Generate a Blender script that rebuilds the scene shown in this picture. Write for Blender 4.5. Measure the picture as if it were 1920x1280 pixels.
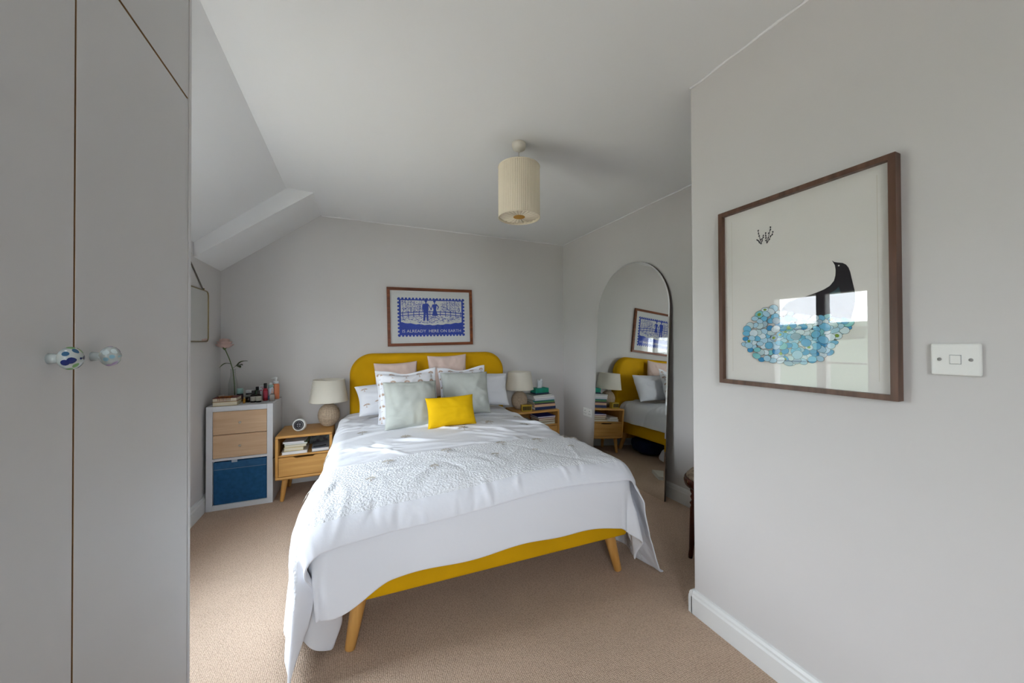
import bpy, bmesh, math, random
import numpy as np
from mathutils import Vector, Matrix, Euler
random.seed(7)
for o in list(bpy.data.objects): bpy.data.objects.remove(o)
scene = bpy.context.scene
col = scene.collection
R = math.radians

# ------------------------------------------------------------------ camera
def make_camera():
    f, cy, H = 665.23, 636.49, 1.231
    ya, pi, ro = R(23.583), R(.474), R(-.239)
    fw = Vector((math.sin(ya)*math.cos(pi), math.cos(ya)*math.cos(pi), math.sin(pi)))
    rt = Vector((math.cos(ya), -math.sin(ya), 0)); up = rt.cross(fw)
    r2 = rt*math.cos(ro)+up*math.sin(ro); u2 = up*math.cos(ro)-rt*math.sin(ro)
    cd = bpy.data.cameras.new('camera'); cam = bpy.data.objects.new('camera', cd); col.objects.link(cam)
    m = Matrix((r2, u2, -fw)).transposed().to_4x4(); m.translation = (0, 0, H)
    cam.matrix_world = m
    cd.sensor_width = 36; cd.lens = f/1920*36; cd.shift_y = (cy-640)/1920
    cd.clip_start = .02; cd.clip_end = 600
    scene.camera = cam
make_camera()

# ------------------------------------------------------------------ sky and exposure
SKY = 11.0
w = bpy.data.worlds.new('sky'); scene.world = w; w.use_nodes = True
nt = w.node_tree; nt.nodes.clear()
tc = nt.nodes.new('ShaderNodeTexCoord'); sx = nt.nodes.new('ShaderNodeSeparateXYZ')
rp = nt.nodes.new('ShaderNodeValToRGB'); bg = nt.nodes.new('ShaderNodeBackground'); wo = nt.nodes.new('ShaderNodeOutputWorld')
rp.color_ramp.elements[0].position = 0; rp.color_ramp.elements[0].color = (.91, .955, 1, 1)
rp.color_ramp.elements[1].position = .7; rp.color_ramp.elements[1].color = (.72, .86, 1, 1)
bg.inputs['Strength'].default_value = SKY
nt.links.new(tc.outputs['Generated'], sx.inputs[0]); nt.links.new(sx.outputs['Z'], rp.inputs[0])
nt.links.new(rp.outputs[0], bg.inputs[0]); nt.links.new(bg.outputs[0], wo.inputs[0])
scene.view_settings.view_transform = 'Standard'; scene.view_settings.look = 'None'
scene.view_settings.gamma = 1; scene.view_settings.exposure = 1.22
scene.view_settings.use_curve_mapping = False

# room sizes (metres)
CEIL = 2.4; XL = -1.037; XP = 1.409; XM = 2.275; YB = 3.661; YP = 1.16; YF = -1.4
SLX = -.49; SLZ = 1.935          # sloped ceiling: from (XL, SLZ) up to (SLX, CEIL)
WIN = (1.40, 2.38, .36, 1.745)   # side window opening y0 y1 z0 z1
ADDED_WIN = (-.80, .05, .75, 2.05)    # unseen window added behind the camera to even out the daylight: x0 x1 z0 z1
def portal(loc, rot, sx, sy):
    l = bpy.data.lights.new('window_portal', 'AREA'); l.shape = 'RECTANGLE'; l.size = sx; l.size_y = sy
    l.cycles.is_portal = True
    o = bpy.data.objects.new('window_portal', l); col.objects.link(o); o.location = loc; o.rotation_euler = rot
portal((XL-.2, (WIN[0]+WIN[1])/2, (WIN[2]+WIN[3])/2), (0, R(-90), 0), WIN[3]-WIN[2], WIN[1]-WIN[0])
portal(((ADDED_WIN[0]+ADDED_WIN[1])/2, YF-.2, (ADDED_WIN[2]+ADDED_WIN[3])/2), (R(90), 0, 0), ADDED_WIN[1]-ADDED_WIN[0], ADDED_WIN[3]-ADDED_WIN[2])

# ------------------------------------------------------------------ materials
def lin(h):
    h = h.lstrip('#'); v = [int(h[i:i+2], 16)/255 for i in (0, 2, 4)]
    return tuple(c/12.92 if c <= .04045 else ((c+.055)/1.055)**2.4 for c in v)+(1,)
MATS = {}
def mat(name, color, rough=.6, spec=.3, metal=0, var=0, vscale=(8, 8, 8), bump=0, bscale=60, bdist=.002, sheen=0, btype='noise', trans=0, coat=0, col2=None, alpha=1, sss=0):
    if name in MATS: return MATS[name]
    m = bpy.data.materials.new(name); m.use_nodes = True; MATS[name] = m
    n = m.node_tree.nodes; L = m.node_tree.links; b = n['Principled BSDF']
    c = lin(color) if isinstance(color, str) else tuple(color)+(1,)
    b.inputs['Base Color'].default_value = c; b.inputs['Roughness'].default_value = rough
    b.inputs['Specular IOR Level'].default_value = spec; b.inputs['Metallic'].default_value = metal
    b.inputs['Transmission Weight'].default_value = trans; b.inputs['Coat Weight'].default_value = coat
    if sheen: b.inputs['Sheen Weight'].default_value = sheen; b.inputs['Sheen Roughness'].default_value = .4; b.inputs['Sheen Tint'].default_value = c
    if sss: b.inputs['Subsurface Weight'].default_value = sss
    if var or bump:
        t = n.new('ShaderNodeTexCoord')
    if var:
        mp = n.new('ShaderNodeMapping'); mp.inputs['Scale'].default_value = vscale
        ns = n.new('ShaderNodeTexNoise'); ns.inputs['Scale'].default_value = 1; ns.inputs['Detail'].default_value = 5
        r = n.new('ShaderNodeValToRGB'); r.color_ramp.elements[0].position = .3; r.color_ramp.elements[1].position = .7
        c2 = lin(col2) if isinstance(col2, str) else tuple(min(1, x*(1-var)) for x in c[:3])+(1,)
        r.color_ramp.elements[0].color = c2; r.color_ramp.elements[1].color = c
        L.new(t.outputs['Object'], mp.inputs[0]); L.new(mp.outputs[0], ns.inputs[0]); L.new(ns.outputs[0], r.inputs[0]); L.new(r.outputs[0], b.inputs['Base Color'])
    if bump:
        if btype == 'voronoi':
            bt = n.new('ShaderNodeTexVoronoi'); bt.inputs['Scale'].default_value = bscale; so = bt.outputs['Distance']
        elif btype == 'weave':
            bt = n.new('ShaderNodeTexWave'); bt.inputs['Scale'].default_value = bscale; bt.inputs['Distortion'].default_value = 1.5; so = bt.outputs['Color']
        else:
            bt = n.new('ShaderNodeTexNoise'); bt.inputs['Scale'].default_value = bscale; bt.inputs['Detail'].default_value = 4; so = bt.outputs[0]
        L.new(t.outputs['Object'], bt.inputs['Vector'])
        bp = n.new('ShaderNodeBump'); bp.inputs['Strength'].default_value = bump; bp.inputs['Distance'].default_value = bdist
        L.new(so, bp.inputs['Height']); L.new(bp.outputs[0], b.inputs['Normal'])
    return m
def wood(name, c1, c2, axis='x', rough=.45, scale=1):
    if name in MATS: return MATS[name]
    s = {'x': (3, 45, 45), 'y': (45, 3, 45), 'z': (45, 45, 3)}[axis]
    s = tuple(v*scale for v in s)
    return mat(name, c1, rough, .35, var=.2, vscale=s, col2=c2, bump=.08, bscale=90)
def thin_glass(name, tint=(1, 1, 1), f0=.05):
    """clear sheet: passes light straight through, mirrors more at grazing angles (same from both faces)"""
    m = bpy.data.materials.new(name); m.use_nodes = True; n = m.node_tree.nodes; L = m.node_tree.links; n.clear()
    o = n.new('ShaderNodeOutputMaterial'); mx = n.new('ShaderNodeMixShader'); tr = n.new('ShaderNodeBsdfTransparent'); gl = n.new('ShaderNodeBsdfGlossy')
    lw = n.new('ShaderNodeLayerWeight'); lw.inputs[0].default_value = .5
    pw = n.new('ShaderNodeMath'); pw.operation = 'POWER'; pw.inputs[1].default_value = 5
    ma = n.new('ShaderNodeMath'); ma.operation = 'MULTIPLY_ADD'; ma.inputs[1].default_value = 1-f0; ma.inputs[2].default_value = f0
    tr.inputs[0].default_value = tint+(1,); gl.inputs['Roughness'].default_value = 0
    L.new(lw.outputs['Facing'], pw.inputs[0]); L.new(pw.outputs[0], ma.inputs[0]); L.new(ma.outputs[0], mx.inputs[0])
    L.new(tr.outputs[0], mx.inputs[1]); L.new(gl.outputs[0], mx.inputs[2]); L.new(mx.outputs[0], o.inputs[0])
    MATS[name] = m; return m
def carpet_mat():
    m = bpy.data.materials.new('carpet'); m.use_nodes = True; n = m.node_tree.nodes; L = m.node_tree.links; b = n['Principled BSDF']; MATS['carpet'] = m
    t = n.new('ShaderNodeTexCoord'); mp = n.new('ShaderNodeMapping'); mp.inputs['Rotation'].default_value = (0, 0, R(0)); mp.inputs['Scale'].default_value = (1, 1.0, 1)
    L.new(t.outputs['Object'], mp.inputs[0])
    v = n.new('ShaderNodeTexVoronoi'); v.inputs['Scale'].default_value = 150; v.inputs['Randomness'].default_value = .35
    L.new(mp.outputs[0], v.inputs['Vector'])
    r = n.new('ShaderNodeValToRGB'); r.color_ramp.elements[0].color = lin('#f0d3ba'); r.color_ramp.elements[1].color = lin('#c2a58e'); r.color_ramp.elements[0].position = .25; r.color_ramp.elements[1].position = .75
    L.new(v.outputs['Distance'], r.inputs[0])
    ns = n.new('ShaderNodeTexNoise'); ns.inputs['Scale'].default_value = 260; L.new(t.outputs['Object'], ns.inputs['Vector'])
    ns2 = n.new('ShaderNodeTexNoise'); ns2.inputs['Scale'].default_value = 3; ns2.inputs['Detail'].default_value = 3; L.new(t.outputs['Object'], ns2.inputs['Vector'])
    mx = n.new('ShaderNodeMix'); mx.data_type = 'RGBA'; mx.blend_type = 'MULTIPLY'; mx.inputs[0].default_value = .35
    L.new(r.outputs[0], mx.inputs[6]); L.new(ns.outputs[0], mx.inputs[7])
    mx2 = n.new('ShaderNodeMix'); mx2.data_type = 'RGBA'; mx2.blend_type = 'MULTIPLY'; mx2.inputs[0].default_value = .12
    L.new(mx.outputs[2], mx2.inputs[6]); L.new(ns2.outputs[0], mx2.inputs[7])
    L.new(mx2.outputs[2], b.inputs['Base Color']); b.inputs['Roughness'].default_value = .95; b.inputs['Specular IOR Level'].default_value = .1
    bp = n.new('ShaderNodeBump'); bp.inputs['Strength'].default_value = .8; bp.inputs['Distance'].default_value = .004; bp.invert = True
    L.new(v.outputs['Distance'], bp.inputs['Height']); L.new(bp.outputs[0], b.inputs['Normal'])
    return m
carpet = carpet_mat()
wallm = mat('wall_paint', '#d6d3d1', .85, .15, var=.03, vscale=(1.5, 1.5, 1.5), bump=.05, bscale=35, bdist=.003)
ceilm = mat('ceiling_paint', '#f0f0f0', .9, .1, bump=.12, bscale=9, bdist=.006)
trimw = mat('white_gloss_paint', '#e6e6e4', .35, .4, bump=.03, bscale=30)
wardm = mat('wardrobe_paint', '#d8d7d8', .45, .35, var=.03, vscale=(2, 2, .5), bump=.04, bscale=50)
gapm = wood('raw_wood_edge', '#b08a5e', '#8f6b42', 'z')
oakx = wood('oak_x', '#dba862', '#c8914a', 'x'); oakz = wood('oak_z', '#d9a45c', '#c48c46', 'z')
palewood = wood('pale_veneer', '#dfbf9c', '#cfa985', 'x', .5)
darkframe = wood('dark_walnut', '#6f5040', '#4c3428', 'z', .4)
redwood = wood('red_brown_wood', '#8a4c2a', '#5e2f18', 'x', .4)
mahog = wood('mahogany', '#5a2415', '#35120b', 'z', .25)
yellowv = mat('yellow_velvet', (.70, .375, .004), .75, .1, var=.12, vscale=(5, 5, 5), sheen=.25, bump=.05, bscale=300)
yellowc = mat('bright_yellow_velvet', (.82, .49, .006), .7, .1, var=.1, vscale=(9, 9, 9), sheen=.25, bump=.06, bscale=250)
duvetm = mat('white_cotton', '#eaebf0', .85, .15, bump=.12, bscale=45, bdist=.004)
throwm = mat('white_seersucker', '#ebecf0', .85, .15, bump=1, bscale=105, bdist=.008)
throwp = mat('white_plain_border', '#e9eaf0', .85, .15, bump=.15, bscale=60, bdist=.004)
sage = mat('sage_linen', '#bbbfb9', .9, .1, var=.06, vscale=(20, 20, 20), bump=.15, bscale=220)
pink = mat('blush_linen', '#e2cabf', .9, .1, var=.05, vscale=(20, 20, 20), bump=.15, bscale=220)
embro = mat('beige_embroidery', '#c2bab0', .9, .1); embrop = mat('tan_embroidery', '#bfa695', .9, .1)
white = mat('white_plastic', '#ecece8', .4, .4); black = mat('black_plastic', '#151517', .35, .4)
whitelam = mat('white_laminate', '#dcdde0', .45, .35)
paper = mat('book_pages', '#e9e0c9', .8, .1, var=.15, vscale=(4, 4, 500))
glassm = thin_glass('clear_glass'); artglass = thin_glass('picture_glass', (.98, .98, .98), .05)
mirrorm = mat('mirror_silver', (.84, .86, .84), .0, .5, metal=1)
brass = mat('aged_brass', '#8f7f5a', .35, .5, metal=.8)
shadem = mat('cream_shade_fabric', '#e6e0d2', .9, .1, bump=.1, bscale=300)
wicker = mat('pale_wicker', '#c9b49c', .7, .2, var=.3, vscale=(60, 60, 120), bump=.5, bscale=160)

# ------------------------------------------------------------------ object helpers
def tag(o, label=None, cat=None, group=None, kind=None):
    if label: o['label'] = label
    if cat: o['category'] = cat
    if group: o['group'] = group
    if kind: o['kind'] = kind
    return o
def thing(name, label, cat, loc=(0, 0, 0), rot=(0, 0, 0), group=None):
    o = bpy.data.objects.new(name, None); col.objects.link(o); o.empty_display_size = .05
    o.location = loc; o.rotation_euler = rot
    return tag(o, label, cat, group)
def base(p):
    v = Vector((0, 0, 0))
    while p: v += p.location; p = p.parent
    return v
def mesh(name, V, F, m, parent=None, smooth=False, w=False, midx=None):
    """w: vertices are world coordinates; move them into the (unrotated) parent's frame"""
    off = base(parent) if w and parent else Vector((0, 0, 0))
    me = bpy.data.meshes.new(name)
    me.from_pydata([tuple(Vector(v)-off) for v in V], [], F)
    for mm in (m if isinstance(m, list) else [m]): me.materials.append(mm)
    if midx is not None: me.polygons.foreach_set('material_index', midx)
    if smooth: me.polygons.foreach_set('use_smooth', [True]*len(me.polygons))
    me.update()
    o = bpy.data.objects.new(name, me); col.objects.link(o); o.parent = parent
    return o
def bm_obj(name, bm, m, parent=None, smooth=False, w=False):
    off = base(parent) if w and parent else Vector((0, 0, 0))
    if w: bmesh.ops.translate(bm, verts=bm.verts, vec=-off)
    me = bpy.data.meshes.new(name); bm.to_mesh(me); bm.free()
    for mm in (m if isinstance(m, list) else [m]): me.materials.append(mm)
    if smooth: me.polygons.foreach_set('use_smooth', [True]*len(me.polygons))
    o = bpy.data.objects.new(name, me); col.objects.link(o); o.parent = parent
    return o
def add_box(bm, x0, x1, y0, y1, z0, z1, bev=0, seg=2):
    g = bmesh.ops.create_cube(bm, size=1)
    vs = g['verts']
    for v in vs: v.co = Vector(((x0+x1)/2+v.co.x*(x1-x0), (y0+y1)/2+v.co.y*(y1-y0), (z0+z1)/2+v.co.z*(z1-z0)))
    if bev:
        es = list({e for v in vs for e in v.link_edges})
        bmesh.ops.bevel(bm, geom=es, offset=bev, segments=seg, affect='EDGES', profile=.5)
def box(name, b, m, parent=None, bev=.003, seg=2, w=True):
    bm = bmesh.new(); add_box(bm, *b, bev=bev, seg=seg)
    return bm_obj(name, bm, m, parent, w=w)
def boxes(name, bs, m, parent=None, bev=0, w=True):
    bm = bmesh.new()
    for b in bs: add_box(bm, *b, bev=bev)
    return bm_obj(name, bm, m, parent, w=w)
def lathe(prof, n=32, c=(0, 0, 0), rfun=None, cap=True):
    V = []; F = []
    for (r, z) in prof:
        for k in range(n):
            a = 2*math.pi*k/n; rr = r*(rfun(k, z) if rfun else 1)
            V.append((c[0]+rr*math.cos(a), c[1]+rr*math.sin(a), c[2]+z))
    for i in range(len(prof)-1):
        for k in range(n):
            k2 = (k+1) % n
            F.append((i*n+k, i*n+k2, (i+1)*n+k2, (i+1)*n+k))
    if cap:
        if prof[0][0] > 1e-5: F.append(tuple(reversed(range(n))))
        if prof[-1][0] > 1e-5: F.append(tuple(range((len(prof)-1)*n, len(prof)*n)))
    return V, F
def tube(pts, rad, n=10):
    V = []; F = []; pts = [Vector(p) for p in pts]
    for i, p in enumerate(pts):
        d = (pts[min(i+1, len(pts)-1)]-pts[max(i-1, 0)]).normalized()
        a = d.cross(Vector((0, 0, 1)) if abs(d.z) < .9 else Vector((1, 0, 0))).normalized(); b = d.cross(a)
        r = rad[i] if isinstance(rad, (list, tuple)) else rad
        for k in range(n):
            t = 2*math.pi*k/n; V.append(tuple(p+a*r*math.cos(t)+b*r*math.sin(t)))
    for i in range(len(pts)-1):
        for k in range(n):
            k2 = (k+1) % n; F.append((i*n+k, (i+1)*n+k, (i+1)*n+k2, i*n+k2))
    F.append(tuple(range(n))); F.append(tuple(reversed(range((len(pts)-1)*n, len(pts)*n))))
    return V, F
def join(*vf):
    V = []; F = []
    for v, f in vf:
        o = len(V); V += list(v); F += [tuple(i+o for i in q) for q in f]
    return V, F
def prism(poly, axis, a, b):
    """extrude a 2D polygon along an axis; the other two axes keep xyz order"""
    n = len(poly); V = []
    for t in (a, b):
        for (p, q) in poly: V.append({'x': (t, p, q), 'y': (p, t, q), 'z': (p, q, t)}[axis])
    F = [tuple(range(n)), tuple(reversed(range(n, 2*n)))]+[(i, i+n, (i+1) % n+n, (i+1) % n) for i in range(n)]
    return V, F
def fix(o):
    bm = bmesh.new(); bm.from_mesh(o.data); bmesh.ops.recalc_face_normals(bm, faces=bm.faces); bm.to_mesh(o.data); bm.free(); return o
def struct(o): o['kind'] = 'structure'; return o

# ------------------------------------------------------------------ room shell
struct(box('floor', (XL-.3, XM+.2, YF-.3, YB+.2, -.2, 0), carpet, bev=0))
struct(boxes('ceiling', [(XL-.3, XM+.2, YF-.3, YB+.2, CEIL, CEIL+.2)], ceilm))
o = struct(mesh('wall_sloped', *prism([(XL-.02, SLZ-.017), (SLX, CEIL), (SLX, CEIL+.1), (XL-.02, CEIL+.1)], 'y', YF, YB), ceilm)); fix(o)
struct(box('wall_back', (XL-.3, XM+.2, YB, YB+.2, 0, CEIL), wallm, bev=0))
struct(box('wall_right', (XM, XM+.2, YP, YB, 0, CEIL), wallm, bev=0))
struct(box('wall_partition', (XP, XM, YF, YP, 0, CEIL), wallm, bev=.004))
y0, y1, z0, z1 = WIN
struct(boxes('wall_left', [(XL-.3, XL, YF, y0, 0, CEIL), (XL-.3, XL, y1, YB, 0, CEIL), (XL-.3, XL, y0, y1, 0, z0), (XL-.3, XL, y0, y1, z1, CEIL)], wallm))
a0, a1, b0, b1 = ADDED_WIN
struct(boxes('wall_front', [(XL, a0, YF-.3, YF, 0, CEIL), (a1, XP, YF-.3, YF, 0, CEIL), (a0, a1, YF-.3, YF, 0, b0), (a0, a1, YF-.3, YF, b1, CEIL)], wallm))
# boxed-in rafter along the back wall, under the slope
o = struct(mesh('trim_1', *prism([(XL-.01, 1.825), (-.31, CEIL-.004), (-.31, CEIL+.02), (SLX-.1, CEIL+.02), (XL-.01, SLZ+.03)], 'y', 3.125, YB+.01), ceilm)); fix(o)
# thin plaster bead lines where wall meets ceiling
def bead(name, p, q, r=.006):
    p = Vector(p); q = Vector(q); n = 40; rnd = random.Random(name)
    pts = [p.lerp(q, i/n)+Vector((rnd.uniform(-1, 1), rnd.uniform(-1, 1), rnd.uniform(-1, 1)))*.0025 for i in range(n+1)]
    struct(mesh(name, *tube(pts, r, 6), ceilm, smooth=True))
bead('trim_2', (-.3, YB-.001, CEIL-.003), (XM, YB-.001, CEIL-.003), .005)
bead('trim_3', (XM-.001, YP, CEIL-.003), (XM-.001, YB, CEIL-.003), .005)
bead('trim_4', (XP-.001, YF, CEIL-.003), (XP-.001, YP, CEIL-.003), .005)
# skirting boards with a rounded, stepped top
def skirt(name, axis, a, b, wall, sgn, h=.105):
    t = .018
    prof = [(0, 0), (t, 0), (t, h*.72), (t*.78, h*.80), (t*.72, h*.88), (t*.45, h*.97), (.0, h)]
    poly = [(wall+sgn*p, z) for p, z in prof]
    o = mesh(name, *prism(poly, axis, a, b), trimw); fix(o)
    return struct(o)
skirt('baseboard_partition', 'y', YF, YP+.004, XP, -1)
skirt('baseboard_return', 'x', XP-.018, XM, YP, 1)
skirt('baseboard_right', 'y', YP+.018, YB, XM, -1, .12)
skirt('baseboard_left', 'y', 1.13, YB, XL, 1, .12)
skirt('baseboard_back', 'x', XL, XM, YB, -1, .12)

# windows: frame members, mullion, glazing bars and panes are parts
def window_side():
    W = thing('window_1', None, None, (XL-.06, (y0+y1)/2, z0)); W['kind'] = 'structure'
    xa, xb = XL-.13, XL-.03
    for (p, q) in ((y0, y0+.10), (y1-.17, y1)): box('frame_stile', (xa, xb, p, q, z0, z1), trimw, W, .004)
    for (p, q) in ((z0, z0+.09), (z1-.09, z1)): box('frame_rail', (xa, xb, y0+.10, y1-.17, p, q), trimw, W, .004)
    ym = 1.825
    box('mullion', (xa+.01, xb-.01, ym-.035, ym+.035, z0+.09, z1-.09), trimw, W, .004)
    for (p, q) in ((y0+.10, ym-.035), (ym+.035, y1-.17)):
        for z in (1.04, 1.345): box('glazing_bar', (xa+.03, xb-.03, p, q, z-.009, z+.009), trimw, W, .002)
        box('pane', (XL-.085, XL-.081, p, q, z0+.09, z1-.09), glassm, W, 0)
    box('window_sill', (XL-.03, XL+.05, y0-.04, y1+.04, z0-.03, z0), trimw, W, .006)
window_side()
def added_rear_window():  # unseen opening, added so fill daylight enters from behind the camera
    W = thing('added_fill_window', None, None, ((a0+a1)/2, YF-.06, b0)); W['kind'] = 'structure'
    ya, yb = YF-.13, YF-.05
    for (p, q) in ((a0, a0+.07), (a1-.07, a1)): box('frame_stile', (p, q, ya, yb, b0, b1), trimw, W, .004)
    for (p, q) in ((b0, b0+.07), (b1-.07, b1)): box('frame_rail', (a0+.07, a1-.07, ya, yb, p, q), trimw, W, .004)
    xm = (a0+a1)/2; box('mullion', (xm-.03, xm+.03, ya, yb, b0+.07, b1-.07), trimw, W, .004)
    for (p, q) in ((a0+.07, xm-.03), (xm+.03, a1-.07)): box('pane', (p, q, YF-.092, YF-.088, b0+.07, b1-.07), glassm, W, 0)
    box('window_sill', (a0-.04, a1+.04, YF-.05, YF+.05, b0-.03, b0), trimw, W, .006)
added_rear_window()

# outside: stubble field, far rise and a row of hedgerow trees, seen mirrored in the picture glass
straw = mat('stubble_field', '#b8aa94', .95, .05, var=.3, vscale=(.2, .5, 1)); meadow = mat('meadow', '#74806a', .95, .05, var=.3, vscale=(.05, .1, 1))
leafm = mat('hedgerow_leaves', '#48603a', .9, .1, var=.5, vscale=(.8, .8, .8)); bark = mat('bark', '#4a3a2c', .9, .1)
struct(mesh('field_near', [(-22, -60, -3), (-22, 90, -3), (60, 90, -3), (60, -60, -3)], [(3, 2, 1, 0)], straw))
struct(mesh('field_far', [(-22, -90, -3), (-22, 160, -3), (-160, 260, 8.2), (-160, -160, 8.2), (-420, -300, 9), (-420, 500, 9)], [(0, 1, 2, 3), (3, 2, 5, 4)], meadow))
def tree_mesh(seed):
    rnd = random.Random(seed); bm = bmesh.new()
    for k in range(7):
        m = Matrix.Translation((rnd.uniform(-1.3, 1.3), rnd.uniform(-1.3, 1.3), rnd.uniform(2.2, 5.6)))@Matrix.Diagonal((rnd.uniform(1.3, 2.1),)*3+(1,))
        g = bmesh.ops.create_icosphere(bm, subdivisions=2, radius=1, matrix=m)
        for v in g['verts']: v.co += Vector((rnd.uniform(-.2, .2), rnd.uniform(-.2, .2), rnd.uniform(-.2, .2)))
    me = bpy.data.meshes.new('crown'); bm.to_mesh(me); bm.free(); me.materials.append(leafm); return me
crowns = [tree_mesh(s) for s in range(4)]
tv, tf = lathe([(.28, 0), (.2, 2.5), (.12, 4)], 10)
tme = bpy.data.meshes.new('trunk'); tme.from_pydata(tv, [], tf); tme.materials.append(bark)
rnd = random.Random(5)
for k in range(13):
    t = thing('hedgerow_tree', 'leafy green tree in the hedgerow beyond the field outside the window', 'tree', (-78+rnd.uniform(-5, 5), -6+k*7.0, -1.9), (0, 0, rnd.uniform(0, 6)), 'hedgerow trees outside the window')
    s = rnd.uniform(.75, 1.15)
    for me in (crowns[k % 4], tme):
        c = bpy.data.objects.new(me.name.split('.')[0], me); col.objects.link(c); c.parent = t; c.scale = (s, s, s)

# ------------------------------------------------------------------ fitted wardrobe
def wardrobe():
    X = -.379; W = thing('wardrobe', 'tall built-in grey-white wardrobe with glass knobs in front of the sloped ceiling', 'wardrobe', (-.7, .34, 0))
    ya, yb = -.46, 1.125
    prof = [(XL+.004, 0), (X-.022, 0), (X-.022, CEIL-.003), (SLX-.01, CEIL-.022), (XL+.004, SLZ-.02)]
    fix(mesh('carcass', *prism(prof, 'y', ya, yb-.0005), wardm, W, w=True))
    box('end_panel', (X-.022, X+.001, yb-.012, yb, 0, CEIL-.004), wardm, W, .0005)
    g = .0016
    ys = [yb-.013, .731, .34, -.05, ya]
    for i in range(4):
        hi, lo = ys[i]-g, ys[i+1]+g
        d = box('door', (X-.02, X, lo, hi, .01, 1.83-.0025), [wardm, gapm], W, .0008)
        u = box('upper_door', (X-.02, X, lo, hi, 1.83+.0025, CEIL-.006), [wardm, gapm], W, .0008)
        for q in (d, u):                       # unpainted board edges show in the gaps
            for f in q.data.polygons:
                if abs(f.normal.x) < .5: f.material_index = 1
        kn = (.685 if i == 1 else .770 if i == 0 else lo+.045 if i == 2 else hi-.045)
        knob(d, (X, kn, 1.212), i)
    box('edge_strip', (X-.0215, X-.0195, ya, yb-.013, .005, CEIL-.01), gapm, W, 0)
knob_glass = mat('knob_glass', '#dde6e4', .05, .5, trans=.55)
kcols = [[mat('knob_blue', '#7fa6b8', .1, .5), mat('knob_lilac', '#9a86a8', .1, .5), mat('knob_pale', '#c9d6d8', .1, .5)],
         [mat('knob_navy', '#1f2a63', .1, .5), mat('knob_green', '#6f9a63', .1, .5), mat('knob_teal', '#2f5a7a', .1, .5)]]
def knob(parent, p, idx):
    R0, T0, c = .0155, .0115, .0205            # squashed glass ball on a short stem
    prof = [(.0075, 0), (.0068, .004), (.006, .009)]
    prof += [(R0*math.cos(R(t)), c+T0*math.sin(R(t))) for t in range(-65, 90, 10)]+[(0, c+T0)]
    V, F = lathe(prof, 32); Mx = Matrix.Rotation(R(90), 4, 'Y')
    k = mesh('knob', [tuple(Mx@Vector(v)+Vector(p)) for v in V], F, knob_glass, parent, smooth=True, w=True)
    rnd = random.Random(idx*11+2); n = 0
    for (lat, cnt) in ((88, 1), (42, 6), (8, 7)):
        for j in range(cnt):
            la = R(lat+rnd.uniform(-4, 4)); lo = 2*math.pi*j/cnt+rnd.uniform(-.15, .15)+lat; s1 = rnd.uniform(.26, .40); pts = []
            def surf(k_, a_):
                l2 = la+s1*k_*math.sin(a_); o2 = lo+s1*k_*.75*math.cos(a_)/max(.3, math.cos(la)); g = 1.02
                return Vector((c+T0*math.sin(l2)*g, R0*g*math.cos(l2)*math.cos(o2), R0*g*math.cos(l2)*math.sin(o2)))+Vector(p)
            pts = [tuple(surf(k_, 2*math.pi*b_/12)) for k_ in (1, .66, .33) for b_ in range(12)]+[tuple(surf(0, 0))]
            fs = [(r_*12+q, r_*12+(q+1) % 12, r_*12+12+(q+1) % 12, r_*12+12+q) for r_ in (0, 1) for q in range(12)]+[(24+q, 24+(q+1) % 12, 36) for q in range(12)]
            mesh('painted_spot', pts, fs, kcols[idx % 2][n % 3], k, True, w=True); n += 1
wardrobe()

# ------------------------------------------------------------------ white cube unit with drawers
KX0, KX1, KY0, KY1, KZ = -1.014, -.601, 3.277, 3.64, .766
def cube_unit():
    U = thing('storage_unit', 'white cube storage unit with two pale wood drawers beside the nightstand', 'storage unit', ((KX0+KX1)/2, (KY0+KY1)/2, 0))
    t = .038
    for b in ((KX0, KX0+t, 0, KZ), (KX1-t, KX1, 0, KZ)): box('side_panel', (b[0], b[1], KY0, KY1, b[2], b[3]), whitelam, U, .0012)
    for (p, q) in ((KZ-t, KZ-.0005), (.0005, t)): box('top_panel' if p > .3 else 'bottom_panel', (KX0+t, KX1-t, KY0, KY1, p, q), whitelam, U, .0012)
    box('shelf', (KX0+t, KX1-t, KY0+.001, KY1, .362, .380), whitelam, U, .001)
    box('back_panel', (KX0+t, KX1-t, KY1-.01, KY1-.002, t, KZ-t), whitelam, U, 0)
    for (p, q) in ((.382, .552), (.556, .726)):
        d = box('drawer', (KX0+t+.002, KX1-t-.002, KY0+.004, KY1-.03, p, q), palewood, U, .0015)
        V, F = lathe([(.0045, 0), (.004, .008), (.008, .012), (.009, .017), (.006, .021), (0, .022)], 16)
        Mx = Matrix.Rotation(R(90), 4, 'X')
        mesh('knob', [tuple(Mx@Vector(v)+Vector(((KX0+KX1)/2, KY0+.004, (p+q)/2))) for v in V], F, mat('satin_metal', '#c8c0b4', .3, .5, metal=.7), d, True, w=True)
cube_unit()
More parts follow.
